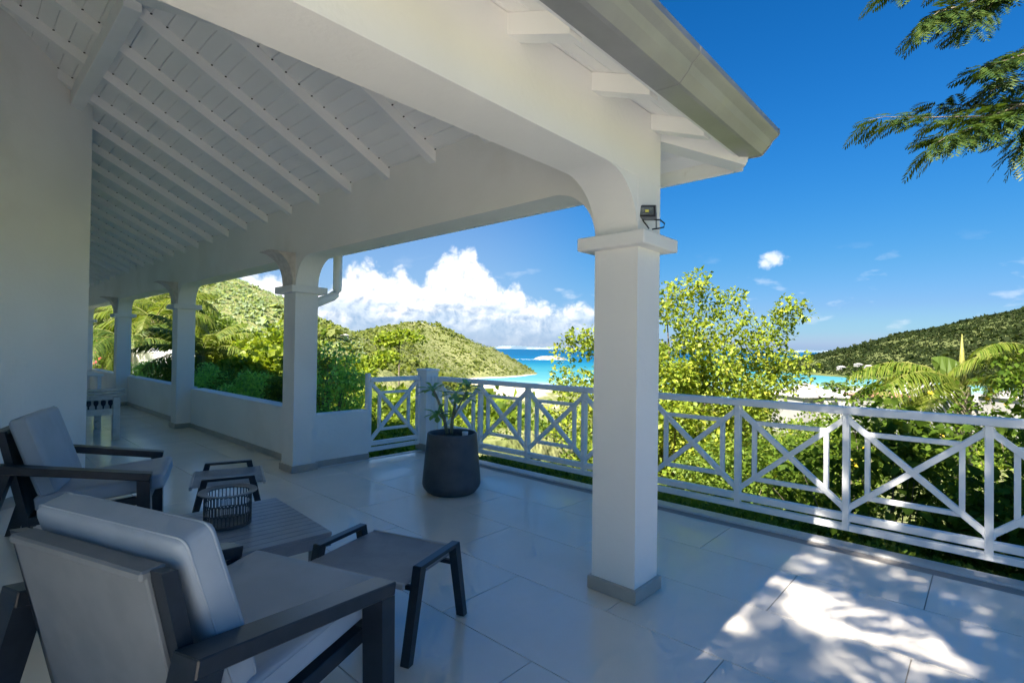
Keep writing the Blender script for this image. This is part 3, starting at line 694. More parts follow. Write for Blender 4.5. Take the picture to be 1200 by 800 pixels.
part(MB().box(.77, .875, hip_y(.82) + .02, 6.56, main_z(.82) - .20, main_z(.875) - .03, .004), 'purlin', 'white_paint', roof)
# fascia boards and gutter
part(MB().box(-6.3, EX + .022, EY - .024, EY, 2.548, near_z(EY) + .06, .003), 'fascia_board', 'white_paint', roof)
part(MB().box(EX, EX + .022, EY + .002, 20.3, 2.50, zc + .06, .003), 'fascia_board', 'white_paint', roof)
gy = EY - .024
gp = [(gy - .002, 2.655), (gy - .002, 2.537), (gy - .10, 2.532), (gy - .115, 2.536), (gy - .150, 2.572), (gy - .168, 2.60), (gy - .195, 2.622), (gy - .205, 2.632), (gy - .205, 2.662), (gy - .19, 2.662), (gy - .19, 2.645), (gy - .10, 2.60), (gy - .012, 2.60), (gy - .012, 2.655)]
gutter = part(MB().prism([(-6.3, a, b) for a, b in gp], (1, 0, 0), 9.49), 'gutter', 'gutter_metal')
part(MB().prism([(3.191, a, b) for a, b in [(gy - .001, 2.658), (gy - .001, 2.533), (gy - .10, 2.528), (gy - .117, 2.533), (gy - .153, 2.571), (gy - .171, 2.60), (gy - .198, 2.622), (gy - .208, 2.632), (gy - .208, 2.665)]], (1, 0, 0), .006), 'end_cap', 'gutter_metal', gutter)
for xj in (2.1, .6):
    part(MB().prism([(xj, a - .002, b - .002) for a, b in gp[1:9]] + [(xj, gy - .15, 2.61)], (1, 0, 0), .02), 'joint_strap', 'gutter_metal', gutter)
# downpipe by the second column
pts = [(3.17, 5.76, 2.62), (3.17, 5.76, 2.12), (3.165, 5.76, 2.06), (3.14, 5.758, 2.01), (3.10, 5.755, 1.975), (3.02, 5.75, 1.94), (2.84, 5.74, 1.86)]
part(MB().tube(pts, .052, 12), 'downpipe', 'white_paint', smooth=True)
# ---------------------------------------------------------------- low parapet walls between the columns
def parapet(y0, y1, label):
    t = empty('parapet_wall', (2.90, (y0 + y1) / 2, 0)); tag(t, label, 'low wall', 'low walls between the veranda columns')
    inv = Vector((-2.90, -(y0 + y1) / 2, 0))
    def pl(mb, n, m):
        o = mb.build(n, m, t); o.location = inv; return o
    pl(MB().box(2.80, 2.985, y0, y1, -.3, .625), 'wall_body', 'white_render')
    pl(MB().box(2.792, 2.993, y0, y1, .6255, .648, .005), 'coping', 'white_paint')
    pl(MB().box(2.786, 2.7995, y0, y1, .001, .076, .003), 'skirting_board', 'skirting')
parapet(cols[1] + .301, cols[2] - .021, 'low white wall between the second and third veranda columns')
parapet(cols[2] + .301, cols[3] - .021, 'low white wall between the third and fourth veranda columns')
parapet(cols[3] + .301, cols[4] - .021, 'low white wall beyond the fourth veranda column, nearest the far end')
t = empty('planter_wall', (3.2, 5.75, 0)); tag(t, 'short white wall between the downpipe column and the corner railing', 'low wall')
def pw(mb, n, m): o = mb.build(n, m, t); o.location = (-3.2, -5.75, 0); return o
pw(MB().box(2.868, 3.572, 5.672, 5.80, -.3, .585), 'wall_body', 'white_render')
pw(MB().box(2.868, 3.576, 5.668, 5.805, .5855, .607, .004), 'coping', 'white_paint')
pw(MB().box(2.868, 3.574, 5.658, 5.6715, .001, .072, .003), 'skirting_board', 'skirting')

# ---------------------------------------------------------------- railings
def railing_run(t, org, dirv, posts, ztop, hw, lat_out):
    """White timber railing: crossed braces with an inner square frame in every bay."""
    org, d = Vector(org), Vector(dirv); inv = -t.location
    def pt(s, z, off=0.0): return org + d * s + lat_out * off + Vector((0, 0, z))
    def bl(mb, n): o = mb.build(n, 'white_paint', t); o.location = inv; return o
    s0, s1 = posts[0], posts[-1]
    bl(MB().bar(pt(s0, ztop - .028), pt(s1, ztop - .028), .085, .056, (0, 0, 1), .006), 'top_rail')
    bl(MB().bar(pt(s0, .175), pt(s1, .175), .055, .052, (0, 0, 1), .004), 'bottom_rail')
    bl(MB().bar(pt(s0, .100), pt(s1, .100), .055, .046, (0, 0, 1), .004), 'bottom_rail')
    zb, zt = .202, ztop - .057
    for s in posts:
        bl(MB().bar(pt(s, .079), pt(s, zt), .044, .062, lat_out, .003), 'baluster')
    for a, b in zip(posts[:-1], posts[1:]):
        a2, b2 = a + .022, b - .022; w_ = b2 - a2; hh = zt - zb
        bl(MB().bar(pt(a2, zb + .01, .001), pt(b2, zt - .01, .001), .040, .042, lat_out, .003), 'brace')
        bl(MB().bar(pt(a2, zt - .01, -.003), pt(b2, zb + .01, -.003), .040, .042, lat_out, .003), 'brace')
        i0, i1, j0, j1 = a2 + w_ * .185, b2 - w_ * .185, zb + hh * .185, zt - hh * .185
        for s in (i0, i1): bl(MB().bar(pt(s, j0, .004), pt(s, j1, .004), .032, .040, lat_out, .002), 'frame_post')
        for z in (j0, j1): bl(MB().bar(pt(i0 + .017, z, .004), pt(i1 - .017, z, .004), .032, .040, lat_out, .002), 'frame_rail')
t = empty('railing', (4.55, 2.0, 0)); tag(t, 'long white railing of crossed braces along the seaward terrace edge', 'railing')
railing_run(t, (4.552, 0, 0), (0, 1, 0), [5.50] + [4.70 - .783 * k for k in range(0, 11)], .992, .04, Vector((1, 0, 0)))
t = empty('railing', (3.95, 5.72, 0)); tag(t, 'short white railing panel between the planter wall and corner post', 'railing')
railing_run(t, (0, 5.722, 0), (1, 0, 0), [3.60, 4.36], 1.0, .04, Vector((0, 1, 0)))
o = MB().bar((3.59, 5.735, .61), (3.59, 5.735, 1.055), .045, .06, (0, 1, 0), .003).build('end_post', 'white_paint', t); o.location = -t.location
t = empty('corner_post', (4.475, 5.66, 0)); tag(t, 'stout white corner post where the two railings meet behind the pot', 'post')
def cp(mb, n, m): o = mb.build(n, m, t); o.location = -t.location; return o
cp(MB().box(4.372, 4.578, 5.56, 5.76, .005, 1.06, .006), 'shaft', 'white_paint')
for xx in (4.40, 4.452, 4.504): cp(MB().box(xx, xx + .04, 5.55, 5.5595, .10, 1.0, .003), 'moulding', 'white_paint')
cp(MB().box(4.36, 4.59, 5.545, 5.775, 1.061, 1.095, .006), 'cap', 'white_paint')
cp(MB().box(4.362, 4.588, 5.547, 5.773, .004, .09, .004), 'base', 'skirting')
# ================================================================ FURNITURE
def make_chair(loc, phi, label, seed):
    t = empty('lounge_chair', (*loc, 0), phi); tag(t, label, 'armchair', 'pair of lounge chairs')
    def b(mb, n, m='frame', **kw): return mb.build(n, m, t, **kw)
    for s in (1, -1):
        ya = s * .4025
        b(MB().bar((.002, ya, .4995), (-.775, ya, .6265), .097, .049, (0, 0, 1), .004), 'armrest')
        b(MB().prism([(0.0, ya - .045, .474), (-.075, ya - .045, .486), (-.060, ya - .045, .001), (.008, ya - .045, .001)], (0, 1, 0), .09), 'front_leg')
        b(MB().prism([(-.770, ya - .045, .650), (-.700, ya - .045, .590), (-.865, ya - .045, .001), (-.935, ya - .045, .001)], (0, 1, 0), .09), 'rear_leg')
        ys = s * .327
        b(MB().prism([(-.797, ys - .022, .845), (-.757, ys - .022, .840), (-.620, ys - .022, .215), (-.660, ys - .022, .215)], (0, 1, 0), .044), 'back_stile')
        b(MB().bar((-.01, ys, .338), (-.64, ys, .268), .05, .055, (0, 0, 1), .003), 'seat_rail')
    b(MB().box(-.065, -.015, -.357, .357, .305, .362, .003), 'front_rail')
    b(MB().box(-.66, -.61, -.30, .30, .225, .285, .003), 'rear_rail')
    dv = Vector((-.14, 0, .62)).normalized(); nb = Vector((dv.z, 0, -dv.x))
    pc = Vector((-.655, 0, .245)) + dv * .305
    b(MB().obox(pc - nb * .012, dv, Vector((0, 1, 0)), nb, .302, .3035, .008, .004), 'back_panel', 'panel_fabric')
    b(MB().box(-.818, -.752, -.303, .303, .820, .846, .006), 'top_rail', 'panel_fabric')
    sx = Vector((.63, 0, .07)).normalized(); sz = Vector((-sx.z, 0, sx.x))
    cushion('seat_cushion', Vector((-.265, 0, .352)) + sz * .058, sx, (0, 1, 0), sz, .345, .347, .050, .026, .010, 'cushion', t, 18, seed=seed)
    bv = Vector((-.20, 0, .62)).normalized(); bn = Vector((bv.z, 0, -bv.x))
    cushion('back_cushion', Vector((-.640, 0, .665)) + bn * .018, bv, (0, 1, 0), bn, .258, .343, .055, .030, .012, 'cushion', t, 18, seed=seed + 5)
    def piping(cen, ex, ez, hx, hy, hz):
        ey = Vector((0, 1, 0)); q = []
        for k in range(4):
            sx_, sy_ = ((1, 1), (-1, 1), (-1, -1), (1, -1))[k]
            for j in range(5):
                a = math.pi / 2 * (k + j / 4); q.append(cen + ex * (sx_ * (hx - .028) + .028 * math.cos(a)) + ey * (sy_ * (hy - .028) + .028 * math.sin(a)) + ez * hz)
        q.append(q[0]); return MB().tube(q, .0035, 6, caps=False)
    sc = [c_ for c_ in t.children if c_.name.startswith('seat_cushion')][0]; bc = [c_ for c_ in t.children if c_.name.startswith('back_cushion')][0]
    for zz in (.031, -.031): piping(Vector((-.265, 0, .352)) + sz * .058, sx, sz, .3445, .3465, zz).build('piping', 'cushion', sc, smooth=True)
    for zz in (.034, -.034): piping(Vector((-.640, 0, .665)) + bn * .018, bv, bn, .2575, .3425, zz).build('piping', 'cushion', bc, smooth=True)
    return t
make_chair((1.005, 2.054), R(18.7), 'grey cushioned lounge chair in the foreground, its back to the viewer', 1)
make_chair((1.085, 4.56), R(-18.44), 'grey cushioned lounge chair seen side-on against the house wall', 2)
def make_stool(loc, phi, label):
    t = empty('footstool', (*loc, 0), phi); tag(t, label, 'footstool', 'pair of footstools')
    def b(mb, n, m='frame', **kw): return mb.build(n, m, t, **kw)
    for s in (1, -1):
        y = s * .298
        b(MB().bar((-.172, y, .396), (.172, y, .396), .044, .020, (0, 0, 1), .003), 'side_bar')
        for e in (1, -1):
            b(MB().prism([(e * .174, y - .022, .405), (e * .134, y - .022, .386), (e * .226, y - .022, .001), (e * .262, y - .022, .001)], (0, 1, 0), .044), 'leg')
    n = 8; vs = []; fs = []
    for k in (0, 1):
        for i in range(n + 1):
            for j in range(n + 1):
                u, w_ = i / n * 2 - 1, j / n * 2 - 1
                vs.append((u * .238, w_ * .280, .349 - .010 * (1 - w_ * w_) * (1 - u ** 4) - k * .006))
    for i in range(n):
        for j in range(n):
            q = i * (n + 1) + j; fs.append((q, q + 1, q + n + 2, q + n + 1)); q += (n + 1) ** 2; fs.append((q, q + n + 1, q + n + 2, q + 1))
    b(MB().add(vs, fs), 'sling', 'sling', smooth=True)
    for e in (1, -1):
        b(MB().box(min(e * .236, e * .254), max(e * .236, e * .254), -.280, .280, .326, .353, .003), 'sling_rail', 'sling_edge')
        b(MB().bar((e * .165, -.28, .30), (e * .165, .28, .30), .024, .020, (0, 0, 1), .002), 'cross_bar')
make_stool((1.53, 2.243), R(18.5), 'dark sling footstool drawn up to the foreground chair')
make_stool((1.548, 4.473), R(-19), 'dark sling footstool beyond the coffee table, before the far chair')
# coffee table
t = empty('coffee_table', (1.10, 3.36, 0), R(-4)); tag(t, 'low slatted grey coffee table carrying a woven basket', 'table')
LX, LY, TZ = .50, .465, .30
n = 13; pitch = 2 * LY / n
sl0 = None
for k in range(n):
    yy = -LY + pitch * (k + .5)
    if sl0 is None:
        sl0 = MB().box(-LX, LX, -pitch / 2 + .0022, pitch / 2 - .0022, TZ - .022, TZ, .0022).build('slat', 'table_slat', t); q = sl0
    else: q = sl0.copy(); link(q, t)
    q.location = (0, yy, 0)
for s in (1, -1):
    MB().box(-LX + .003, LX - .003, min(s * (LY - .003), s * (LY - .035)), max(s * (LY - .003), s * (LY - .035)), TZ - .082, TZ - .0225, .002).build('apron', 'table_slat', t)
    MB().box(min(s * (LX - .003), s * (LX - .035)), max(s * (LX - .003), s * (LX - .035)), -LY + .036, LY - .036, TZ - .082, TZ - .0225, .002).build('apron', 'table_slat', t)
    for e in (1, -1): MB().box(min(s * (LX - .036), s * (LX - .10)), max(s * (LX - .036), s * (LX - .10)), min(e * (LY - .036), e * (LY - .10)), max(e * (LY - .036), e * (LY - .10)), .001, TZ - .0225, .003).build('leg', 'table_slat', t)
MB().box(-LX + .04, LX - .04, -LY + .04, LY - .04, TZ - .034, TZ - .0235).build('underside', 'frame', t)
# woven basket on the table
t = empty('basket', (1.185, 3.425, TZ + .001)); tag(t, 'dark openwork basket with a flat rim on the coffee table', 'basket')
BR, BH = .128, .205
MB().lathe([(.0, .004), (BR - .01, .004), (BR + .003, .004), (BR + .003, .022), (BR - .008, .022), (.0, .010)], 48).build('base', 'basket', t, smooth=True, angle=30)
MB().lathe([(BR - .012, BH - .012), (BR - .012, BH - .004), (BR + .004, BH), (BR + .032, BH + .002), (BR + .034, BH - .004), (BR + .004, BH - .010), (BR - .012, BH - .012)], 56).build('rim', 'basket_rim', t, smooth=True, angle=40)
nb_ = 38
for row in range(3):
    z0 = .022 + row * .0585; z1 = z0 + .0585; mb = MB()
    for k in range(nb_):
        a = 2 * math.pi * (k + (row % 2) * .5) / nb_; da = 2 * math.pi / nb_
        def c_(a_, z_): return (BR * math.cos(a_), BR * math.sin(a_), z_)
        mb.tube([c_(a, z0), c_(a, z0 + .010), c_(a, z1 - .010), c_(a, z1)], .0030, 5)
        if row < 2 or True:
            mb.tube([c_(a, z1 - .011), c_(a + da / 4, z1 - .003), c_(a + da / 2, z1 + .001)], .0030, 4); mb.tube([c_(a, z1 - .011), c_(a - da / 4, z1 - .003), c_(a - da / 2, z1 + .001)], .0030, 4)
    mb.build('weave', 'basket', t)
# old white bench along the house wall
t = empty('garden_bench', (1.36, 9.8, 0)); tag(t, 'weathered white wooden bench with dark cut-outs beside the house wall', 'bench')
def bb(mb, n, m='bench_paint'): o = mb.build(n, m, t); o.location = (-1.36, -9.8, 0); return o
bx0, bx1, by0, by1 = 1.0, 1.735, 9.28, 10.7
for xx in (bx0, bx1 - .085):
    for yy in (by0, by1 - .085): bb(MB().box(xx, xx + .085, yy, yy + .085, .001, .62, .006), 'leg')
for k in range(4): bb(MB().box(bx0 - .01, bx1 + .05, by0 - .02 + k * .0, by0 + .10, .632 + k * .038, .655 + k * .038, .005), 'slat') if k < 3 else None
for k in range(7): bb(MB().box(bx0 + k * .104, bx0 + .092 + k * .104, by0 + .11, by1, .475, .50, .005), 'slat')
bb(MB().box(bx0 + .086, bx1 - .086, by0 + .02, by0 + .045, .58, .628, .003), 'rail')
bb(MB().box(bx0 + .086, bx1 - .086, by0 + .02, by0 + .045, .36, .45, .003), 'apron')
bb(MB().box(bx0 + .086, bx1 - .086, by0 + .06, by0 + .07, .45, .58), 'panel')
for k in range(7):
    xx = bx0 + .13 + k * .083
    bb(MB().lathe([(.0, .575), (.026, .570), (.030, .535), (.024, .508), (.010, .490), (.010, .452), (.0, .45)], 12, (xx, by0 + .045, 0)), 'cut_out_shade', 'bench_dark')  # solid shapes; their dark colour stands in for shade inside the openings
bb(MB().box(bx0 + .09, bx1 - .09, by1 - .06, by1 - .035, .36, .45, .003), 'apron')
bb(MB().box(bx0, bx0 + .03, by0 + .1, by1, .66, .90, .004), 'backrest')
# small white side table seen past the bench
t = empty('patio_table', (1.75, 14.4, 0)); tag(t, 'plain white table at the far end of the veranda behind the bench', 'table')
def bt(mb, n): o = mb.build(n, 'white_paint', t); return o
bt(MB().box(-.5, .5, -.8, .8, .70, .74, .006), 'table_top')
for sx_ in (-.44, .44):
    for sy_ in (-.72, .72): bt(MB().box(sx_ - .03, sx_ + .03, sy_ - .03, sy_ + .03, .001, .70), 'leg')
# ---------------------------------------------------------------- potted plant
t = empty('potted_plant', (3.35, 3.85, 0)); tag(t, 'tall dark pot with a sparse leafy shrub near the railing corner', 'potted plant')
MB().lathe([(0, .002), (.225, .002), (.238, .012), (.272, .055), (.281, .085), (.280, .12), (.268, .25), (.252, .42), (.241, .535), (.240, .56), (.234, .569), (.222, .569), (.216, .56), (.216, .53), (.216, .50)], 72).build('pot', 'pot_clay', t, smooth=True, angle=50)
mb = MB(); ns = 40; vs = [(0, 0, .515)]; fs = []
for r_ in (.07, .14, .217):
    for j in range(ns): vs.append((r_ * math.cos(2 * math.pi * j / ns), r_ * math.sin(2 * math.pi * j / ns), .512 + random.uniform(-.008, .01)))
for j in range(ns): fs.append((0, 1 + j, 1 + (j + 1) % ns))
for q in range(2):
    for j in range(ns): a = 1 + q * ns + j; b_ = 1 + q * ns + (j + 1) % ns; fs.append((a, b_, b_ + ns, a + ns))
mb.add(vs, fs).build('soil', 'soil', t, smooth=True)
MB().lathe([(0, .0), (.026, 0), (.030, .055), (.024, .055), (.0, .05)], 16, (.115, -.06, .515)).build('cup', 'white_paint', t, smooth=True)
def pl_(px, py, dd=0): q = at(px, py, 5.07 + dd); return Vector((q.x - 3.35, q.y - 3.85, q.z))
base = pl_(527, 506)
stems = [[pl_(524, 508), pl_(520, 488), pl_(514, 470), pl_(507, 455)], [pl_(529, 508), pl_(530, 492), pl_(533, 475, .05), pl_(535, 459, .06)], [pl_(530, 490), pl_(537, 478), pl_(545, 462, -.03), pl_(548, 452, -.05)],
         [pl_(520, 489), pl_(517, 486, -.05), pl_(513, 483, -.08)], [pl_(537, 478), pl_(541, 470, .05), pl_(543, 466, .08)]]
mb = MB()
for k, s in enumerate(stems): mb.tube(s, [(.017 if k < 2 else .010) - .002 * i for i in range(len(s))], 8)
mb.build('stem', 'stem_green', t, smooth=True)
def big_leaf(mb, p, d, L, W, seedv):
    d = d.normalized(); sd = d.cross(Vector((0, 0, 1)));
    if sd.length < .1: sd = Vector((1, 0, 0))
    sd.normalize(); nn = sd.cross(d).normalized(); prof_ = [(0, .06), (.25, .35), (.5, .75), (.72, 1.0), (.88, .85), (1.0, .12)]
    vs = []
    for s, w_ in prof_:
        m_ = p + d * (L * s) - Vector((0, 0, 1)) * (L * .22 * s * s)
        vs += [m_ - sd * (W * w_) + nn * (W * w_ * .28), m_, m_ + sd * (W * w_) + nn * (W * w_ * .28)]
    fs = []
    for i in range(len(prof_) - 1):
        a = i * 3; fs += [(a, a + 1, a + 4, a + 3), (a + 1, a + 2, a + 5, a + 4)]
    mb.add(vs, fs)
for (q, cnt, up_) in ((stems[0][-1], 15, .35), (stems[1][-1], 14, .3), (stems[2][-1], 14, .55), (stems[3][-1], 13, .1), (stems[4][-1], 12, .25)):
    for k in range(cnt):
        a = 2.4 * k + random.uniform(-.3, .3); el = up_ + random.uniform(-.55, .75)
        dv = Vector((math.cos(a) * math.cos(el), math.sin(a) * math.cos(el), math.sin(el)))
        mb = MB(); big_leaf(mb, q - Vector((0, 0, .012 * (k % 4))), dv, random.uniform(.11, .17), random.uniform(.026, .036), k)
        mb.build('leaf', 'leaf_pot', t, smooth=True)
# ---------------------------------------------------------------- floodlight on the corner column
t = empty('floodlight', at(757, 249.5, 2.93)); tag(t, 'small grey floodlight with looped cable above the corner capital', 'floodlight')
t.rotation_euler = (R(-8), 0, R(-50))
def fl2(mb, n, m, p=t, **kw): return mb.build(n, m, p, **kw)
fl2(MB().box(-.055, .055, -.022, .018, -.040, .040, .005), 'housing', 'lamp_body')
fl2(MB().box(-.047, .047, -.0265, -.0225, -.032, .032, .001), 'bezel', 'lamp_black')
mb = MB(); o4 = [(-.036, -.0272, -.022), (.036, -.0272, -.022), (.036, -.0272, .024), (-.036, -.0272, .024)]; i4 = [(-.011, -.0268, -.008), (.011, -.0268, -.008), (.011, -.0268, .008), (-.011, -.0268, .008)]
mb.add(o4 + i4, [(0, 1, 5, 4), (1, 2, 6, 5), (2, 3, 7, 6), (3, 0, 4, 7)]); fl2(mb, 'reflector', 'lamp_reflector')
fl2(MB().box(-.010, .010, -.0285, -.0268, -.007, .007), 'led', 'lamp_led')
fl2(MB().bar((-.058, .005, .0), (-.058, .012, -.085), .004, .016).bar((.058, .005, 0), (.058, .012, -.085), .004, .016), 'bracket', 'lamp_body')
fl2(MB().tube([(-.02, -.005, -.04), (-.018, -.02, -.06), (-.004, -.03, -.085), (.01, -.02, -.10)], .004, 6).tube([(.045, .0, -.04), (.075, -.01, -.045), (.098, -.015, -.068), (.092, -.02, -.092), (.062, -.02, -.099), (.03, -.01, -.10)], .004, 6), 'cable', 'lamp_black', smooth=True)
# ================================================================ VEGETATION
def leaf_arrays(pos, dirs, L, W, fold=.25, droop=.15, rg=rng):
    """Folded pointed leaves: 5 vertices, 4 triangles each (base, two sides, midrib, tip)."""
    n = len(pos); d = dirs / np.maximum(np.linalg.norm(dirs, axis=1, keepdims=True), 1e-6)
    rnd = rg.normal(size=(n, 3)) * .35 + np.array([0, 0, 1.0]); sd = np.cross(d, rnd); sd /= np.maximum(np.linalg.norm(sd, axis=1, keepdims=True), 1e-6)
    nn = np.cross(sd, d); L = L[:, None]; W = W[:, None]
    base = pos; tip = pos + d * L - nn * L * droop; mid = pos + d * L * .5 + nn * L * .04
    lf = pos + d * L * .45 - sd * W + nn * W * fold; rg_ = pos + d * L * .45 + sd * W + nn * W * fold
    V = np.stack([base, lf, mid, rg_, tip], 1).reshape(-1, 3); k = np.arange(n)[:, None] * 5
    F = np.concatenate([k + np.array([[0, 2, 1]]), k + np.array([[1, 2, 4]]), k + np.array([[0, 3, 2]]), k + np.array([[2, 3, 4]])], 0)
    return V, F
def quad_leaves(pos, dirs, L, W, rg=rng):
    n = len(pos); d = dirs / np.maximum(np.linalg.norm(dirs, axis=1, keepdims=True), 1e-6)
    sd = np.cross(d, rg.normal(size=(n, 3)) + np.array([0, 0, .8])); sd /= np.maximum(np.linalg.norm(sd, axis=1, keepdims=True), 1e-6); nn = np.cross(sd, d)
    L = L[:, None]; W = W[:, None]; m_ = pos + d * L * .45
    V = np.stack([pos, m_ - sd * W + nn * W * .3, pos + d * L, m_ + sd * W + nn * W * .3], 1).reshape(-1, 3); k = np.arange(n)[:, None] * 4
    return V, np.concatenate([k + np.array([[0, 2, 1]]), k + np.array([[0, 3, 2]])], 0)
def cluster_points(centres, n_per, sig, rg, flat=.75):
    c = np.repeat(centres, n_per, 0); o = rg.normal(size=c.shape); o /= np.maximum(np.linalg.norm(o, axis=1, keepdims=True), 1e-6)
    o *= rg.uniform(.15, 1, (len(c), 1)) ** .55; o[:, 2] *= flat
    return c + o * sig, o
def crown_centres(c, rad, K, rg, shell=.55, lumps=None):
    o = rg.normal(size=(K, 3)); o /= np.linalg.norm(o, axis=1, keepdims=True); o *= (shell + (1 - shell) * rg.uniform(0, 1, (K, 1)) ** .7)
    k = 1 + .28 * np.sin(o[:, :1] * 5 + 1.3) * np.cos(o[:, 1:2] * 4 + .4)
    return np.array(c) + o * k * np.array(rad)
def leafy(name, label, cat, base, crown, rad, K, n_per, leafL, m, bark='bark', sig=None, group=None, trunk=True, seed=0, trunk_r=.06, fine=False, shell=.5, lean=0.0, extra=None, kind=None, aspect=.30, zmin=None):
    rg = np.random.default_rng(seed + 100); base = Vector(base); t = empty(name, base); tag(t, label, cat, group, kind)
    cen = crown_centres(crown, rad, K, rg, shell)
    if extra is not None: cen = np.concatenate([cen, np.array(extra)], 0)
    if zmin is not None: cen[:, 2] = np.maximum(cen[:, 2], zmin + .05)
    sig = sig or .34 * float(np.mean(rad)); pts, o = cluster_points(cen, n_per, sig, rg)
    if zmin is not None: k = pts[:, 2] > zmin; pts, o = pts[k], o[k]
    dirs = o * .8 + rg.normal(size=o.shape) * .55 + np.array([0, 0, .1]); n = len(pts)
    L = leafL * rg.uniform(.6, 1.3, n); fn = leaf_arrays if fine else quad_leaves
    V, F = fn(pts - np.array(base), dirs, L, L * aspect, rg=rg)
    tri_mesh('crown', V, F, m, t)
    if trunk:
        mb = MB(); cc = Vector(crown) - base; fork = Vector((cc.x * .25 + lean, cc.y * .25, max(.25 * cc.z, cc.z - rad[2] * .9)))
        mb.tube([Vector((0, 0, -.1)), fork * .5 + Vector((.03, -.02, 0)) * cc.z * .3, fork], [trunk_r * 1.25, trunk_r, trunk_r * .8], 8)
        idx = rg.permutation(len(cen))[:min(len(cen), 26)]
        for q in idx:
            e = Vector(cen[q]) - base; mid = fork.lerp(e, .5) + Vector(rg.normal(size=3)) * .05 * cc.z * .4
            mb.tube([fork - Vector((0, 0, .05)), mid, e], [trunk_r * .5, trunk_r * .28, trunk_r * .08], 5, caps=False)
        mb.build('trunk', bark, t, smooth=True)
    return t
def ground_hit(px, py, d0, d1):
    ds = np.linspace(d0, d1, 900); q = [at(px, py, d) for d in ds]; z = ground_z(np.array([p.x for p in q]), np.array([p.y for p in q]))
    k = np.where(z > np.array([p.z for p in q]))[0]
    return ds[k[0]] if len(k) else d1
def gz(x, y): return float(ground_z(np.array([x]), np.array([y]))[0])
def palm(name, label, base, top, nf, fl_, m='frond', bark='bark_pale', tr=.12, seed=0, group='palms', droop=1.0, el=(.1, 1.15), spear=False, fronds=None, leafw=.022, nl=46):
    rg = np.random.default_rng(seed + 300); base, top = Vector(base), Vector(top); t = empty(name, base); tag(t, label, 'palm tree', group)
    mb = MB(); k = 9; bend = (top - base)
    pts = [base.lerp(top, i / (k - 1)) + Vector((bend.x, bend.y, 0)) * -.18 * math.sin(math.pi * i / (k - 1)) - base for i in range(k)]
    mb.tube(pts, [tr * (1.35 - .5 * i / (k - 1)) * (1 + .06 * (i % 2)) for i in range(k)], 10); mb.build('trunk', bark, t, smooth=True)
    tp = top - base
    lst = fronds or [(2.39996 * i + rg.uniform(-.25, .25), el[1] - (el[1] - el[0]) * (i / nf) ** .8 + rg.uniform(-.12, .12), fl_ * rg.uniform(.8, 1.1)) for i in range(nf)]
    Vs, Fs = [], []; off = 0; rm = MB()
    for a, e, L in lst:
        d = np.array([math.cos(a), math.sin(a), 0]); pr = []; s_n = 12
        for s in range(s_n + 1):
            u = s / s_n; ang = e - droop * 1.35 * u ** 1.25
            if s == 0: p = np.array([0., 0., 0.])
            else: p = p + (d * math.cos(ang) + np.array([0, 0, math.sin(ang)])) * (L / s_n)
            pr.append(p.copy())
        pr = np.array(pr) + np.array(tp); rm.tube([Vector(q) for q in pr[::2]], [.022 * fl_ / 2, .016 * fl_ / 2, .012 * fl_ / 2, .010 * fl_ / 2, .007 * fl_ / 2, .005 * fl_ / 2, .003 * fl_ / 2], 5, caps=False)
        u = np.linspace(.14, .995, nl); ii = np.clip((u * s_n).astype(int), 0, s_n - 1); fr = u * s_n - ii
        P0 = pr[ii] * (1 - fr[:, None]) + pr[ii + 1] * fr[:, None]; T = pr[ii + 1] - pr[ii]; T /= np.linalg.norm(T, axis=1, keepdims=True)
        side = np.cross(T, [0, 0, 1.0]); side /= np.maximum(np.linalg.norm(side, axis=1, keepdims=True), 1e-5); nrm_ = np.cross(side, T)
        ll = L * .30 * np.sin(np.pi * (u * .86 + .10)) ** .7
        for sgn in (-1, 1):
            dr = side * sgn * .78 + T * .55 - nrm_ * 0 + np.array([0, 0, -.30]) + rg.normal(size=P0.shape) * .07; dr /= np.linalg.norm(dr, axis=1, keepdims=True)
            w_ = (T * .9) * (leafw * fl_ / 2); mid = P0 + dr * ll[:, None] * .5 + np.array([0, 0, .01]); tip = P0 + dr * ll[:, None] + np.array([0, 0, -.26]) * ll[:, None]
            V = np.stack([P0 - w_ * .5, P0 + w_ * .5, mid + w_, mid - w_, tip], 1).reshape(-1, 3); k_ = np.arange(len(u))[:, None] * 5 + off
            Fs.append(np.concatenate([k_ + np.array([[0, 1, 2]]), k_ + np.array([[0, 2, 3]]), k_ + np.array([[3, 2, 4]])], 0)); Vs.append(V); off += len(V)
    rm.build('frond_rib', 'stem_lime', t, smooth=True)
    tri_mesh('frond_blades', np.concatenate(Vs), np.concatenate(Fs), m, t)
    return t
mat('stem_lime', (0.28, 0.27, 0.06), 0.6, (0.20, 0.20, 0.05), 12)

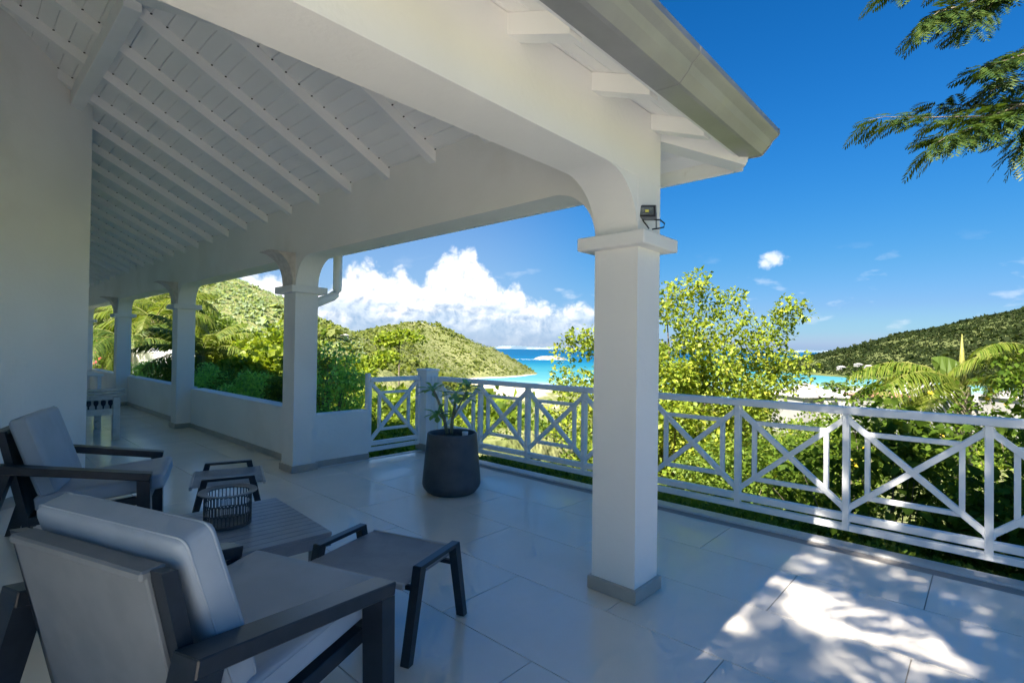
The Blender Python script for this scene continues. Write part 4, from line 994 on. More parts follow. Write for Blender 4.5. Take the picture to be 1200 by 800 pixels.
# ---- scrub covering the hills: nobody could count it
def scatter(pxr, dr, n, rg, power=1.0):
    px = rg.uniform(*pxr, n); u = rg.uniform(0, 1, n); a, b = dr
    d = (a ** power + u * (b ** power - a ** power)) ** (1 / power)
    q = f0.to_2d() if False else None
    x = d * f0.x + d * (px - 600) / FPX * r0.x; y = d * f0.y + d * (px - 600) / FPX * r0.y
    return x, y, ground_z(x, y)
def scrub_blobs(name, label, m, pxr, dr, n, size, seed, zmin=-29.7, power=1.2, quads=8):
    rg = np.random.default_rng(seed); x, y, z = scatter(pxr, dr, n, rg, power)
    k = (z > zmin) & (vnoise(x, y, 22, 6) * .7 + rg.uniform(0, .6, n) > .28); x, y, z = x[k], y[k], z[k]; n = len(x)
    s = size * np.exp(rg.normal(0, .42, n)) * .62 * (.6 + .9 * vnoise(x, y, 40, 11)); q = quads
    o = rg.normal(size=(n, q, 3)); o /= np.linalg.norm(o, axis=2, keepdims=True); o[..., 2] = np.abs(o[..., 2]) * .7; o *= rg.uniform(.3, .9, (n, q, 1))
    pts = (np.stack([x, y, z], -1)[:, None] + o * s[:, None, None]).reshape(-1, 3); L = np.repeat(s, q) * rg.uniform(.6, 1.4, n * q)
    d = o.reshape(-1, 3) + rg.normal(size=(n * q, 3)) * .5
    V, F = quad_leaves(pts - d / np.maximum(np.linalg.norm(d, axis=1, keepdims=True), 1e-6) * L[:, None] * .4, d, L, L * .45, rg=rg)
    ob = tri_mesh(name, V, F, m); tag(ob, label, 'scrub', kind='stuff')
def scrub_leaves(name, label, m, pxr, dr, n, size, nl_, leaf, seed, power=1.6, zmin=-29.0, tall=.75, cond=None):
    rg = np.random.default_rng(seed); x, y, z = scatter(pxr, dr, n, rg, power)
    k = (z > zmin)
    if cond is not None: k &= cond(x, y)
    x, y, z = x[k], y[k], z[k]; n = len(x)
    s = size * rg.uniform(.5, 1.3, n); o = rg.normal(size=(n, nl_, 3)); o /= np.linalg.norm(o, axis=2, keepdims=True); o *= rg.uniform(.55, 1.05, (n, nl_, 1)); o[..., 2] = np.abs(o[..., 2]) * tall * 1.2 - .15
    pts = (np.stack([x, y, z], -1)[:, None] + o * s[:, None, None]).reshape(-1, 3); oo = o.reshape(-1, 3)
    L = leaf * rg.uniform(.6, 1.4, len(pts)) * np.repeat(np.clip(s / size, .6, 1.3), nl_)
    V, F = quad_leaves(pts, oo * .7 + rg.normal(size=oo.shape) * .7, L, L * .42, rg=rg)
    ob = tri_mesh(name, V, F, m); tag(ob, label, 'scrub', kind='stuff')
scrub_blobs('hill_scrub', 'dense yellow-green scrub covering the hill behind the corner post', 'scrub_far', (330, 625), (230, 760), 14000, 1.9, 21)
scrub_blobs('hill_scrub', 'dense scrub covering the steep hill above the veranda wall', 'scrub_pale', (90, 425), (110, 480), 19000, 1.15, 22)
scrub_blobs('hill_scrub', 'darker scrub covering the long headland across the bay', 'scrub_dark', (900, 1320), (480, 1120), 30000, 3.3, 23, power=1.0, quads=5)
scrub_leaves('valley_scrub', 'bushy green slope below the terrace railing', 'leaf_lime', (330, 1230), (45, 400), 2600, 2.0, 80, .66, 31, zmin=-31.2, power=1.3, cond=lambda x, y: (vnoise(x, y, 30, 2) > .33) & ((x * f0.x + y * f0.y < 205) | (x * r0.x + y * r0.y > 30)))
scrub_leaves('valley_scrub', 'darker bushes between the paler scrub below the terrace', 'leaf_mid', (330, 1230), (30, 200), 1000, 1.7, 90, .52, 32)
scrub_leaves('valley_scrub', 'scrub on the lower slopes left of the corner post', 'leaf_lime', (150, 470), (34, 190), 900, 1.9, 90, .62, 33)
scrub_leaves('valley_scrub', 'low leafy growth on the near slope under the railing', 'leaf_lime', (400, 1000), (12, 70), 1700, .85, 60, .23, 34, power=1.5)
scrub_leaves('valley_scrub', 'mid-green low growth on the near slope under the railing', 'leaf_mid', (400, 1000), (11, 65), 1200, .8, 60, .21, 35, power=1.5)
# ---------------------------------------------------------------- plants near the terrace
def A3(px, py, d): q = at(px, py, d); return (q.x, q.y, q.z)
# yellow-green tree beyond the railing, right of the corner column
D = 9.4
ex = [A3(*q, D + dd) for q, dd in (((805, 336), 0), ((818, 330), .2), ((795, 350), -.2), ((830, 345), .1), ((845, 358), 0), ((858, 350), .2), ((866, 372), 0), ((880, 388), .1), ((926, 358), 0), ((920, 370), .1), ((908, 384), .1),
      ((896, 398), 0), ((938, 425), 0), ((936, 445), .1), ((662, 412), .2), ((674, 400), .2), ((686, 395), .3), ((662, 440), .1), ((668, 455), 0), ((915, 415), .2), ((900, 430), .1), ((845, 380), -.3), ((780, 345), .3), ((786, 372), 0), ((925, 450), 0), ((905, 455), -.2), ((655, 480), .1), ((880, 420), .3),
      ((812, 352), .4), ((832, 370), .5), ((800, 372), -.4), ((860, 400), -.4), ((884, 402), -.2), ((935, 366), 0), ((915, 392), .3), ((700, 400), .4), ((730, 380), .2), ((760, 360), .2))]
c = A3(790, 478, D); base = A3(800, 500, D); base = (base[0], base[1], gz(base[0], base[1]))
ex += [tuple(np.array(A3(*q_, D)) + np.array([rg_.normal() * .25, rg_.normal() * .25, 0])) for rg_ in [np.random.default_rng(5)] for q_ in zip(rg_.uniform(700, 915, 75), rg_.uniform(425, 560, 75))]
leafy('leafy_tree', 'tall yellow-green tree rising behind the railing beside the corner column', 'tree', base, c, (1.75, 1.75, 1.6), 175, 120, .088, 'leaf_yellow', sig=.30, extra=ex, seed=1, trunk_r=.075, fine=True, shell=.35, aspect=.33)
# shrubs behind the right-hand end of the railing
def shrub(label, x, y, ztop, rad, K, n_per, leaf, m, seed, cat='shrub', name='shrub', group=None, fine=True, trunk=True, aspect=.34, zmin=None):
    zb = gz(x, y); zc = (ztop + max(zb, ztop - 2.6)) / 2; rz2 = (ztop - zc)
    return leafy(name, label, cat, (x, y, zb), (x, y, zc), (rad, rad, rz2), K, n_per, leaf, m, sig=.22 * rad + .10, seed=seed, trunk_r=.03, fine=fine, shell=.62, trunk=trunk, group=group, aspect=aspect, zmin=zmin)
G1 = 'glossy shrubs behind the right end of the railing'
shrub('broad-leaved glossy shrub behind the last railing bay at the right edge', 5.85, -.45, .80, .85, 75, 62, .115, 'leaf_hedge', 11, group=G1)
shrub('broad-leaved glossy shrub filling the railing bay second from the right edge', 6.15, .75, .72, .85, 75, 62, .105, 'leaf_hedge', 12, group=G1)
FS1 = shrub('fine-leaved shrub with yellow flowers below the palm', 7.35, 1.15, .86, 1.15, 110, 80, .062, 'leaf_hedge', 13, group=G1)
FS2 = shrub('fine-leaved shrub with yellow flowers at the right edge above the rail', 7.6, -.35, 1.12, 1.0, 90, 80, .06, 'leaf_hedge', 14, group=G1)
shrub('rounded green shrub between the yellow-green tree and the flowering shrub', 7.3, 2.45, .30, .95, 80, 75, .07, 'leaf_mid', 15, group=G1)
shrub('low green shrub at the foot of the yellow-green tree', 6.3, 3.3, -.15, .85, 70, 70, .07, 'leaf_lime', 16, group=G1)
# yellow blossoms
def flowers(owner, pts, m, size):
    """Blossoms: parts of the shrub they grow on."""
    for px, py, d in pts:
        q = at(px, py, d) - owner.location; mb = MB(); ax = Vector((-.6, -.3, .75)).normalized(); s1 = ax.cross(Vector((0, 0, 1))).normalized(); s2 = ax.cross(s1)
        for k in range(5):
            a = 2 * math.pi * k / 5; dr = s1 * math.cos(a) + s2 * math.sin(a); tn = s1 * -math.sin(a) + s2 * math.cos(a)
            mb.add([Vector((0, 0, 0)), dr * size * .55 + tn * size * .32, dr * size + ax * size * .25, dr * size * .55 - tn * size * .32], [(0, 1, 2), (0, 2, 3)])
        mb.build('flower', m, owner).location = q
flowers(FS1, ((1002, 545, 6.4), (1007, 551, 6.4), (999, 540, 6.4), (1038, 538, 6.4), (1010, 525, 6.5), (1104, 511, 6.1), (963, 594, 6.2), (1047, 470, 7.2), (1090, 460, 7.1), (1137, 477, 7.0), (1030, 502, 6.8)), 'petal_yellow', .036)
flowers(FS2, ((1160, 456, 6.7), (1163, 461, 6.7), (1157, 467, 6.7), (1148, 447, 7.0), (1179, 474, 6.6), (1190, 466, 6.7)), 'petal_yellow', .036)
# ground cover just outside the paving
def cover(label, pts_fn, n, leaf, m, seed):
    rg = np.random.default_rng(seed); p = pts_fn(rg, n); d = rg.normal(size=p.shape) * .6 + np.array([-.2, -.1, .5]); L = leaf * rg.uniform(.5, 1.3, n)
    V, F = quad_leaves(p, d, L, L * .4, rg=rg); o = tri_mesh('ground_cover', V, F, m); tag(o, label, 'ground cover', kind='stuff')
def strip(rg, n):
    y = rg.uniform(-1.6, 5.4, n); x = 4.60 + rg.uniform(0, 1, n) ** 1.3 * 1.6
    top = -.16 - .20 * (x - 4.6) + .14 * vnoise(x, y, .35, 3) + .10 * vnoise(x, y, .9, 5); return np.stack([x, y, top - np.abs(rg.normal(size=n)) * .10], -1)
cover('dark small-leaved ground cover along the outside of the terrace edge', strip, 26000, .05, 'leaf_mid', 41)
def wing(rg, n):
    x = rg.uniform(3.5, 5.2, n); y = 5.78 + rg.uniform(0, 1, n) ** 1.3 * 2.2; return np.stack([x, y, -.30 + .35 * vnoise(x, y, .5, 3) - np.abs(rg.normal(size=n)) * .1], -1)
cover('leafy ground cover below the short railing panel', wing, 6000, .07, 'leaf_lime', 42)
# shrubs on the slope below the railing, seen between its bars
SL = [(452, 500, 10, 1.0, 'leaf_lime'), (480, 492, 13, 1.2, 'leaf_mid'), (540, 500, 12, 1.2, 'leaf_lime'), (585, 520, 11, 1.0, 'leaf_mid'), (630, 508, 14, 1.3, 'leaf_lime'), (600, 503, 19, 1.5, 'leaf_mid'), (668, 545, 10, .9, 'leaf_mid'),
      (520, 496, 20, 1.6, 'leaf_lime'), (655, 500, 22, 1.5, 'leaf_mid'), (560, 497, 26, 1.6, 'leaf_lime'), (960, 490, 13, 1.2, 'leaf_lime'), (1000, 482, 16, 1.3, 'leaf_mid'), (925, 500, 12, 1.0, 'leaf_mid'), (418, 470, 14, 1.2, 'leaf_lime'), (440, 468, 18, 1.4, 'leaf_lime'),
      (700, 500, 17, 1.5, 'leaf_mid'), (470, 468, 26, 1.7, 'leaf_lime'), (400, 450, 20, 1.5, 'leaf_mid')]
SLL = ['shrub right behind the short railing panel, low down', 'shrub behind the corner post, its top just over the rail', 'pale shrub behind the pot, beyond the first bay of the long railing', 'darker shrub low in the second bay right of the corner post', 'pale shrub between the third railing bay and the beach', 'darker shrub farther down the slope towards the beach', 'low dark shrub beside the foot of the corner column', 'pale shrub farther down the slope just right of the corner post', 'darker shrub below the beach, left of the yellow-green tree', 'pale shrub farthest down the slope behind the second railing bay', 'pale shrub below the white roofs, right of the yellow-green tree', 'darker shrub below the gabled white house', 'low dark shrub under the right side of the yellow-green tree', 'pale shrub rising behind the end of the planter wall', 'pale shrub below the two young trees', 'darker shrub hidden mostly by the corner column', 'pale shrub under the tall young tree, far down the slope', 'pale shrub on the slope beside the downpipe column']
for k, (px, py, d, r_, m) in enumerate(SL):
    q = at(px, py, d); shrub('leafy ' + SLL[k], q.x, q.y, q.z, r_, 60, 85, .06 + .0022 * d, m, 50 + k, group='shrubs on the slope below the railing', fine=False, name='slope_shrub')
# dark shrub in the planter right of the second column
q = at(389, 445, 8.0); shrub('dense dark bush rising behind the short planter wall', q.x, q.y, q.z + .45, .52, 60, 80, .06, 'leaf_dark', 80)
q = at(374, 425, 9.0); shrub('second dark bush half hidden by the downpipe column', q.x, q.y, q.z + .4, .5, 50, 80, .06, 'leaf_mid', 81)
# hedge behind the veranda walls
HG = 'fern-like bushes behind the veranda wall'
for k, (px, d, py, r_) in enumerate(((322, 7.6, 452, .42), (303, 8.3, 450, .45), (283, 9.0, 449, .48), (262, 9.8, 446, .5), (243, 10.6, 443, .5), (233, 11.2, 440, .5), (193, 13.8, 431, .55), (180, 14.8, 428, .55), (168, 16.0, 427, .5))):
    q = at(px, py, d); lb = ['dark fern-like bush behind the low wall, nearest the downpipe column', 'dark fern-like bush behind the low wall, second from the downpipe column', 'dark fern-like bush behind the middle of the low wall', 'dark fern-like bush behind the low wall, fourth from the downpipe column', 'dark fern-like bush behind the low wall close to the third column', 'dark fern-like bush half hidden behind the third column',
         'dark bush behind the farther low wall, beside the third column', 'dark bush behind the middle of the farther low wall', 'dark bush behind the farther low wall, beside the fourth column'][k]
    zb = -.35; zt = q.z; q.x += .16
    leafy('fern_bush', lb, 'bush', (q.x, q.y, zb), (q.x, q.y, (zt + .2) / 2), (r_ * .85, r_ * 1.2, (zt - .2) / 2 + .12), 44, 85, .055, 'leaf_dark' if k % 3 else 'leaf_mid', sig=.17, seed=90 + k, trunk_r=.02, group=HG, shell=.6)
BG = 'bright large-leaved shrubs beyond the veranda wall'
for k, (px, py, d, r_) in enumerate(((328, 392, 15, 1.05), (300, 396, 16, 1.15), (318, 410, 12.5, .8), (276, 404, 15, 1.0), (292, 420, 12.8, .75), (255, 410, 17, 1.2), (345, 388, 19, 1.3), (395, 420, 22, 1.7))):
    q = at(px, py, d); lb = ['bright large-leaved shrub seen beside the downpipe column', 'tallest bright large-leaved shrub beyond the low wall', 'bright large-leaved shrub low down beside the downpipe column', 'bright large-leaved shrub in the middle of the garden view', 'bright low shrub just above the dark bushes', 'bright shrub behind the spiky palm near the third column', 'bright shrub mostly hidden behind the downpipe column', 'bright shrub on the slope right of the downpipe column'][k]
    shrub(lb, q.x, q.y, q.z, r_, 60, 80, .15, 'leaf_lime', 110 + k, group=BG, fine=False, name='garden_shrub', aspect=.42)
# palms in the garden
q = at(236, 412, 13.5); palm('palm', 'short spiky palm beside the third veranda column', (q.x, q.y, -.35), (q.x, q.y, q.z - .1), 16, 1.6, seed=1, el=(.15, 1.3), tr=.10, droop=.8)
b = at(160, 432, 21); q = at(181, 376, 21); palm('palm', 'leaning palm with a curved trunk between the third and fourth columns', (b.x, b.y, -.35), (q.x, q.y, q.z), 20, 2.6, seed=2, el=(-.3, 1.1), tr=.16, m='frond')
q = at(196, 372, 24); palm('palm', 'palm standing behind the third veranda column', (q.x, q.y, -.35), (q.x, q.y, q.z), 18, 2.4, seed=3, el=(-.3, 1.2))
q = at(150, 392, 19); palm('palm', 'low arching palm behind the garden wall', (q.x, q.y, -.35), (q.x, q.y, q.z - .3), 14, 2.2, seed=4, el=(.0, 1.0), m='frond_dark', droop=1.15)
q = at(118, 352, 25); palm('palm', 'dark palm crown above the far end of the veranda', (q.x, q.y, -.35), (q.x, q.y, q.z + .3), 16, 2.6, seed=5, el=(-.4, 1.0), m='frond_dark')
q = at(205, 350, 30); palm('palm', 'pale palm at the back of the garden, above the others', (q.x, q.y, -.35), (q.x, q.y, q.z), 16, 2.8, seed=6, el=(-.2, 1.2))
for k, (px, py, d, m) in enumerate(((170, 385, 30, 'leaf_lime'), (140, 395, 28, 'leaf_mid'), (120, 398, 26, 'leaf_lime'), (195, 395, 27, 'leaf_lime'), (243, 372, 34, 'leaf_mid'))):
    q = at(px, py, d); shrub(['pale shrub at the back of the garden between two columns', 'green shrub at the back of the garden near the fourth column', 'pale shrub glimpsed beyond the far end of the veranda', 'pale shrub behind the white garden wall', 'green tree-like shrub above the spiky palm'][k], q.x, q.y, q.z + .4, 2.0, 60, 70, .22, m, 130 + k, fine=False, group='shrubs at the back of the garden', name='garden_shrub')
q = at(116, 410, 22); FS3 = shrub('shrub with red flowers beyond the far end of the veranda', q.x, q.y, q.z + .2, .8, 40, 60, .12, 'leaf_mid', 140, fine=False)
flowers(FS3, ((113, 399, 21), (120, 404, 21), (112, 412, 21), (122, 396, 21), (117, 420, 21), (111, 425, 21)), 'petal_red', .13)
# white garden wall
def seg_wall(label, pa, pb, z0, z1, th, name='garden_wall'):
    a, b_ = Vector(pa), Vector(pb); mid = (a + b_) / 2; t = empty(name, (mid.x, mid.y, z0)); tag(t, label, 'garden wall', 'white garden walls')
    d_ = (b_ - a); d_.z = 0; L = d_.length; d_.normalize(); nn = Vector((-d_.y, d_.x, 0))
    MB().obox((0, 0, (z1 - z0) / 2), d_, nn, Vector((0, 0, 1)), L / 2, th / 2, (z1 - z0) / 2).build('wall_body', 'white_render', t)
    MB().obox((0, 0, z1 - z0 + .03), d_, nn, Vector((0, 0, 1)), L / 2 + .03, th / 2 + .03, .03, .008).build('coping', 'white_paint', t)
    for k in range(3): MB().obox(Vector((0, 0, (z1 - z0) / 2 + .06)) + d_ * (L / 2 * (k - 1)), d_, nn, Vector((0, 0, 1)), .16, th / 2 + .02, (z1 - z0) / 2 + .1, .01).build('pier', 'white_render', t)
seg_wall('white garden wall with piers behind the palms', at(157, 425, 19.5), at(204, 425, 17.5), -.35, 1.05, .2)
seg_wall('end of a white garden wall just right of the third column', at(226, 425, 16), at(233, 425, 15.6), -.35, .95, .2)
# saplings with layered crowns on the slope
def layered(label, px, pyb, d, tiers, seed, leaf=.20):
    rg = np.random.default_rng(seed); q = at(px, pyb, d); zb = gz(q.x, q.y); t = empty('young_tree', (q.x, q.y, zb)); tag(t, label, 'tree', 'young trees with layered crowns')
    cen = []
    for (tx, ty, w_) in tiers:
        for k in range(9):
            p = at(tx + rg.uniform(-w_, w_), ty + rg.uniform(-3, 3), d + rg.uniform(-.8, .8)); cen.append((p.x, p.y, p.z))
    pts, o = cluster_points(np.array(cen), 40, .36, rg, .45); dirs = o + np.array([0, 0, .05]) + rg.normal(size=o.shape) * .4; L = leaf * rg.uniform(.6, 1.3, len(pts))
    V, F = leaf_arrays(pts - np.array([q.x, q.y, zb]), dirs, L, L * .33, rg=rg); tri_mesh('crown', V, F, 'leaf_lime', t)
    tp = at(tiers[0][0], tiers[0][1], d); mb = MB(); e = tp - Vector((q.x, q.y, zb)); mb.tube([Vector((0, 0, 0)), e * .5, e], [.06, .045, .02], 7)
    for c_ in cen[::3]: 
        c_ = Vector(c_) - Vector((q.x, q.y, zb)); s_ = e * min(.95, max(.4, (c_.z - .4) / max(e.z, .1))); mb.tube([s_, c_], [.02, .008], 5, caps=False)
    mb.build('trunk', 'bark', t, smooth=True)
layered('young tree with a flat layered crown, tallest above the short railing', 468, 450, 24, [(468, 397, 26), (473, 392, 20), (455, 400, 8)], 1)
layered('young tree with a low spreading crown above the short railing', 437, 450, 22, [(440, 425, 18), (420, 432, 14), (455, 418, 8)], 2)
layered('small young tree leaning over the planter wall end', 420, 455, 20, [(415, 441, 9), (424, 438, 8)], 3)
# ---------------------------------------------------------------- palm behind the right-hand railing
LA = math.atan2(-r0.y, -r0.x)
q = at(1128, 452, 9.2)
palm('palm', 'coconut palm with an upright yellow spear above the right railing', (q.x, q.y, gz(q.x, q.y)), (q.x, q.y, q.z), 9, 1.9, seed=11, tr=.13,
     fronds=[(LA - .15, .72, 2.0), (LA + .25, .55, 2.1), (LA - .5, .45, 1.9), (LA + .1, .15, 2.2), (LA + .55, .30, 2.0), (LA + 3.0, .5, 1.6), (LA - 1.3, .7, 1.5), (LA + 1.5, .6, 1.6), (LA - .3, -.1, 1.9)], leafw=.017, nl=84)
pt_ = bpy.data.objects[bpy.data.objects[-1].name] if False else None
t = [o_ for o_ in COL.objects if o_.name.startswith('palm') and o_.get('label', '').startswith('coconut')][0]
sp = MB().tube([(0, 0, q.z - t.location.z - .25), (.01, .0, q.z - t.location.z + .1), (.02, .01, q.z - t.location.z + .5), (.03, .01, q.z - t.location.z + .92)], [.075, .06, .04, .006], 9); sp.build('spear', 'stem_lime', t, smooth=True)
# one broad undivided young leaf hanging to the left of the spear
mb = MB(); a0 = q - t.location; vs = []
for i in range(9):
    u = i / 8; top_ = a0 + Vector((0, 0, .42)) - r0 * (.06 + .5 * u) + Vector((0, 0, .10 * math.sin(u * 2.4))) ; dn = (.62 * math.sin(math.pi * (u * .80 + .18)) + .02)
    vs += [top_, top_ - Vector((0, 0, dn * .5)) - f0 * (.05 + .05 * (i % 2)), top_ - Vector((0, 0, dn)) - f0 * .04 * (i % 2)]
mb.add(vs, [f for i in range(8) for f in ((3 * i, 3 * i + 1, 3 * i + 4, 3 * i + 3), (3 * i + 1, 3 * i + 2, 3 * i + 5, 3 * i + 4))]); mb.build('broad_leaf', 'frond_dark', t)
q = at(1232, 425, 8.6)
palm('palm', 'palm at the right edge whose fronds droop into view', (q.x, q.y, gz(q.x, q.y)), (q.x, q.y, q.z), 12, 1.7, seed=12, tr=.12, fronds=[(LA + .1, .75, 1.5), (LA - .4, .5, 1.5), (LA + .6, .6, 1.4), (LA - .1, .1, 1.3), (LA + 2.4, .6, 1.5), (LA - 2.2, .6, 1.5), (LA + 1.4, .8, 1.4)], leafw=.016, nl=84)
# ---------------------------------------------------------------- white houses below, towards the bay
def house(label, px, d, w_, dp, zr, ze, zg, rot, roof_m='roof_white', gable=False, name='white_house', group='white houses by the bay'):
    q = at(px, 407, d); t = empty(name, (q.x, q.y, zg), YAW - math.pi / 2 + rot); tag(t, label, 'house', group); hw, hd = w_ / 2, dp / 2; H = ze - zg; HR = zr - zg
    MB().box(-hw, hw, -hd, hd, -3, H).build('wall', 'house_white', t)
    e = .5; k = 0 if gable else min(hd, hw) * .85
    rf = MB().add([(-hw - e, -hd - e, H), (hw + e, -hd - e, H), (hw + e, hd + e, H), (-hw - e, hd + e, H), (-hw + k - (e if gable else 0), 0, HR), (hw - k + (e if gable else 0), 0, HR)], [(0, 1, 5, 4), (2, 3, 4, 5), (1, 2, 5), (3, 0, 4), (3, 2, 1, 0)]).build('roof', roof_m, t)
    n_ = max(2, int(w_ / 2.6))
    for k_ in range(n_):
        xx = -hw + w_ * (k_ + .5) / n_; wn = MB().box(xx - .55, xx + .55, -hd - .05, -hd + .04, H - 2.3, H - .7).build('window', 'window_dark', t)
        MB().box(xx - .68, xx + .68, -hd - .10, -hd - .01, H - 2.45, H - 2.3).build('sill', 'house_white', t)
def zat(px, py, d): return at(px, py, d).z
hs_ = [('white house with a pointed roof right of the yellow-green tree', 944, 92, 7.5, 7.5, 449, 463, 0.2, 'roof_white', False), ('white house with a plain gable facing the bay, beside the pointed roof', 984, 88, 6.0, 6, 457, 464, -.3, 'roof_white', True),
       ('small white block house behind the gabled one', 1003, 100, 4, 5, 453, 457, .1, 'roof_white', False), ('low house with a reddish roof behind the arching palm frond', 1030, 84, 6.5, 6, 457, 463, .2, 'roof_red', False), ('white house with a steep roof behind the coconut palm', 1078, 86, 9.5, 8, 446, 463, .25, 'roof_white', False), ('white house right of the palm spear', 1150, 90, 7.5, 7, 462, 469, -.2, 'roof_white', False), ('white house at the right edge behind the flowering shrub', 1196, 82, 7, 7, 456, 466, .1, 'roof_white', False)]
for lb, px, d, w_, dp, yr, ye, ro, rm, gb in hs_:
    q = at(px, 407, d); house(lb, px, d, w_, dp, zat(px, yr, d), zat(px, ye, d), zat(px, ye, d) - 3.6, ro, rm, gb)
for lb, px, py, d0 in (('tiny white house low on the headland, nearest the beach', 1018, 432, 500), ('tiny white house on the headland left of its neighbour', 1006, 430, 500), ('tiny white house farthest left along the headland', 986, 433, 500), ('tiny pale house near the crest of the scrub hill', 404, 398, 250)):
    d = ground_hit(px, py, d0, 1000); q = at(px, py, d); z_ = gz(q.x, q.y); k_ = d / 800; house(lb, px, d, 10 * k_, 7 * k_, z_ + 6 * k_, z_ + 4 * k_, z_ - .2, .1, name='hillside_house', group='houses on the hillsides')
for k, (px, py, lb) in enumerate(((975, 452, 'distant palm between the pointed and gabled white roofs'), (990, 455, 'distant palm just behind the gabled white roof'))):
    q = at(px, py, 96); palm('palm', lb, (q.x, q.y, q.z - 7), (q.x, q.y, q.z), 12, 2.4, seed=20 + k, m='frond_dark', tr=.2, nl=14, leafw=.09)
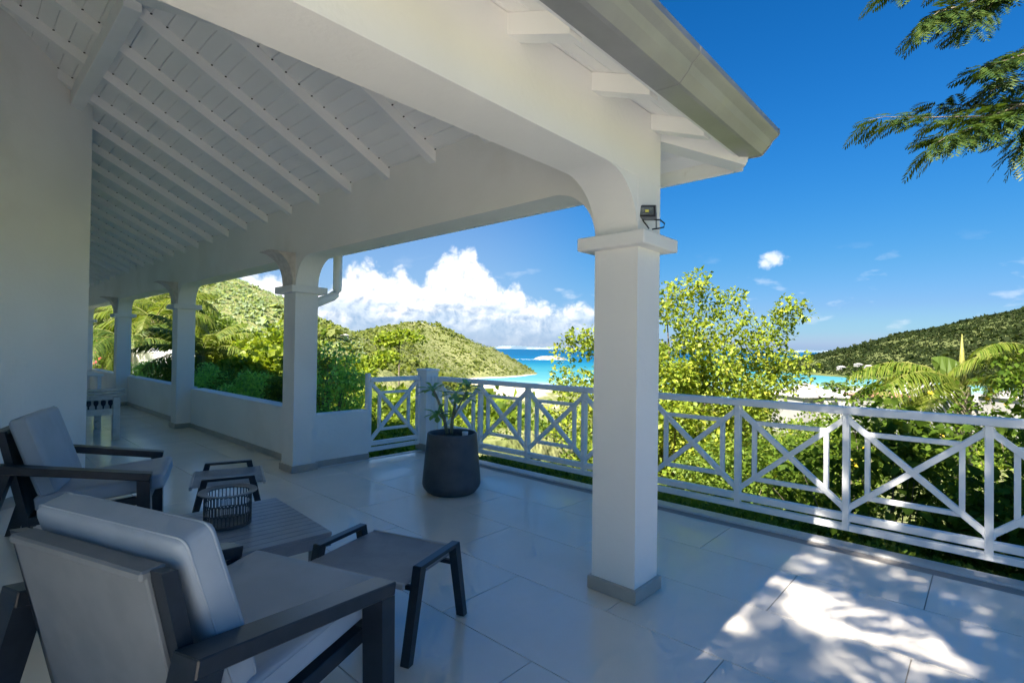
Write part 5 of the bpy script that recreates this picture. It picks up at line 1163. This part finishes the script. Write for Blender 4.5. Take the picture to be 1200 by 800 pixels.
# ---------------------------------------------------------------- feathery tree overhanging the terrace from the right
def feather_tree():
    rg = np.random.default_rng(77); base = Vector((2.6, -6.0, -1.75)); t = empty('feathery_tree', base); tag(t, 'overhanging tree with feathery leaves at the upper right', 'tree')
    Vs, Fs = [], []; off = 0
    def leaf(p, d, L, npair=10, pin=.44):
        nonlocal off
        d = d / np.linalg.norm(d); u = np.linspace(.16, 1, npair); pts = p + d * (L * u)[:, None] + np.array([0, 0, -1.0]) * (L * .30 * u ** 2)[:, None]
        T = d + np.array([0, 0, -1.0]) * (.6 * u)[:, None]; T /= np.linalg.norm(T, axis=1, keepdims=True)
        sd = np.cross(T, [0.12, .05, 1.0]); sd /= np.linalg.norm(sd, axis=1, keepdims=True)
        pl2 = L * pin * np.sin(np.pi * (u * .80 + .14)) ** .6
        for s in (-1, 1):
            dr = sd * s * .86 + T * .62 + np.array([0, 0, -.22]) + rg.normal(size=T.shape) * .05; dr /= np.linalg.norm(dr, axis=1, keepdims=True); w_ = T * L * .052
            tip = pts + dr * pl2[:, None]; mid = pts + dr * (pl2 * .5)[:, None]
            V = np.stack([pts, mid - w_, tip, mid + w_], 1).reshape(-1, 3); k = np.arange(npair)[:, None] * 4 + off
            Fs.append(np.concatenate([k + np.array([[0, 2, 1]]), k + np.array([[0, 3, 2]])], 0)); Vs.append(V); off += len(V)
    mb = MB()
    def branch(pts, r_, dens, Lr, spread=1.0, down=.35):
        pts = [Vector(p) for p in pts]; mb.tube([p - base for p in pts], [r_ * (1 - .8 * i / (len(pts) - 1)) for i in range(len(pts))], 6)
        for a, b in zip(pts[:-1], pts[1:]):
            n_ = max(1, int((b - a).length * dens)); T = np.array((b - a).normalized())
            for k in range(n_):
                p = np.array(a.lerp(b, (k + rg.uniform(0, 1)) / n_)) + rg.normal(size=3) * .02; sgn = 1 if rg.uniform() < .5 else -1
                lat = np.cross(T, [0, 0, 1.0]) * sgn; d = T * rg.uniform(.2, .9) + lat * rg.uniform(.3, 1.0) * spread + np.array([0, 0, rg.uniform(-down * 1.6, .45)])
                leaf(p - np.array(base), d, rg.uniform(*Lr))
    D5 = 5.0
    def B(*l): return [at(px, py, D5 + dd) for px, py, dd in l]
    branch(B((1330, 118, .3), (1240, 118, .2), (1200, 122, 0), (1172, 132, 0), (1150, 137, 0)), .022, 52, (.22, .34))
    branch(B((1150, 137, 0), (1110, 137, -.1), (1085, 138, -.1), (1036, 137, -.2), (1018, 141, -.2)), .008, 36, (.17, .27))
    branch(B((1172, 132, 0), (1140, 150, -.2), (1110, 160, -.3), (1090, 172, -.3)), .010, 52, (.18, .30))
    branch(B((1200, 122, 0), (1150, 125, .3), (1110, 122, .4), (1092, 124, .4)), .008, 44, (.16, .26))
    branch(B((1240, 118, .2), (1200, 150, .1), (1195, 180, 0)), .010, 50, (.22, .32))
    branch(B((1330, 40, .3), (1240, 45, .3), (1205, 62, .2), (1175, 72, .1), (1150, 80, 0)), .016, 48, (.20, .32))
    branch(B((1240, 90, .3), (1200, 95, .3), (1175, 98, .3), (1160, 108, .2)), .012, 46, (.20, .30))
    branch(B((1330, -60, .3), (1230, -40, .3), (1170, -8, .2), (1130, 6, .1), (1100, 14, 0), (1080, 30, 0)), .018, 54, (.20, .32))
    branch(B((1170, -8, .2), (1160, 8, .1), (1140, 28, 0), (1128, 38, 0)), .010, 50, (.18, .28))
    branch(B((1200, -50, .3), (1110, -30, .2), (1060, -18, 0), (1030, -8, 0)), .008, 40, (.18, .26))
    # unseen rest of the crown behind the viewer, its twigs placed to shape the dappled shade
    root = Vector((2.6, -6.0, -1.85)); fork = Vector((2.3, -4.9, 2.6)); mb.tube([root - base, (root.lerp(fork, .5) + Vector((.15, .1, 0))) - base, fork - base], [.26, .2, .16], 12)
    link_to = [at(1330, 118, D5 + .3), at(1330, 40, D5 + .3), at(1330, -60, D5 + .3), at(1200, -50, D5 + .3)]
    hub = Vector((4.6, -2.0, 3.3)); mb.tube([fork - base, Vector((3.5, -3.6, 3.2)) - base, hub - base], [.11, .08, .05], 8)
    for e in link_to: mb.tube([hub - base, (hub.lerp(e, .5) + Vector((0, 0, .1))) - base, e - base], [.035, .028, .02], 6)
    limbs = []
    for k in range(20):
        e = Vector((rg.uniform(-3.6, 1.4), rg.uniform(-3.2, -.1), rg.uniform(4.3, 5.4))); m1 = fork.lerp(e, .5) + Vector((0, 0, .8)); limbs += [m1, e, m1.lerp(e, .5), m1.lerp(e, .75)]
        mb.tube([fork - base, m1 - base, e - base], [.07, .045, .015], 6)
    for k in range(400):
        fx, fy = rg.uniform(.7, 6.6), rg.uniform(-2.6, .98)       # where this twig's shadow lands on the paving
        if fy > .25 and not (fx < 2.6 or rg.uniform() < (.46 if fx < 4.7 else .5)): continue
        z_ = rg.uniform(4.2, 5.9) if fy < .25 else rg.uniform(6.2, 8.6); c_ = Vector((fx + z_ * sun_to.x / sun_to.z, fy + z_ * sun_to.y / sun_to.z, z_))  # high twigs over the sun patch are added to dim and soften it
        n0 = min(limbs, key=lambda q_: (q_ - c_).length); dv = (c_ - n0).normalized() * .35 + Vector(rg.normal(size=3)) * .15
        if k % 3 == 0: mb.tube([n0 - base, n0.lerp(c_, .5) + Vector((0, 0, .08)) - base, c_ - base], [.012, .009, .005], 5, caps=False)
        branch([c_ - dv, c_, c_ + dv], .006, 13, (.28, .42))
    mb.build('trunk', 'bark', t, smooth=True)
    tri_mesh('crown', np.concatenate(Vs), np.concatenate(Fs), 'leaf_feather', t)
feather_tree()
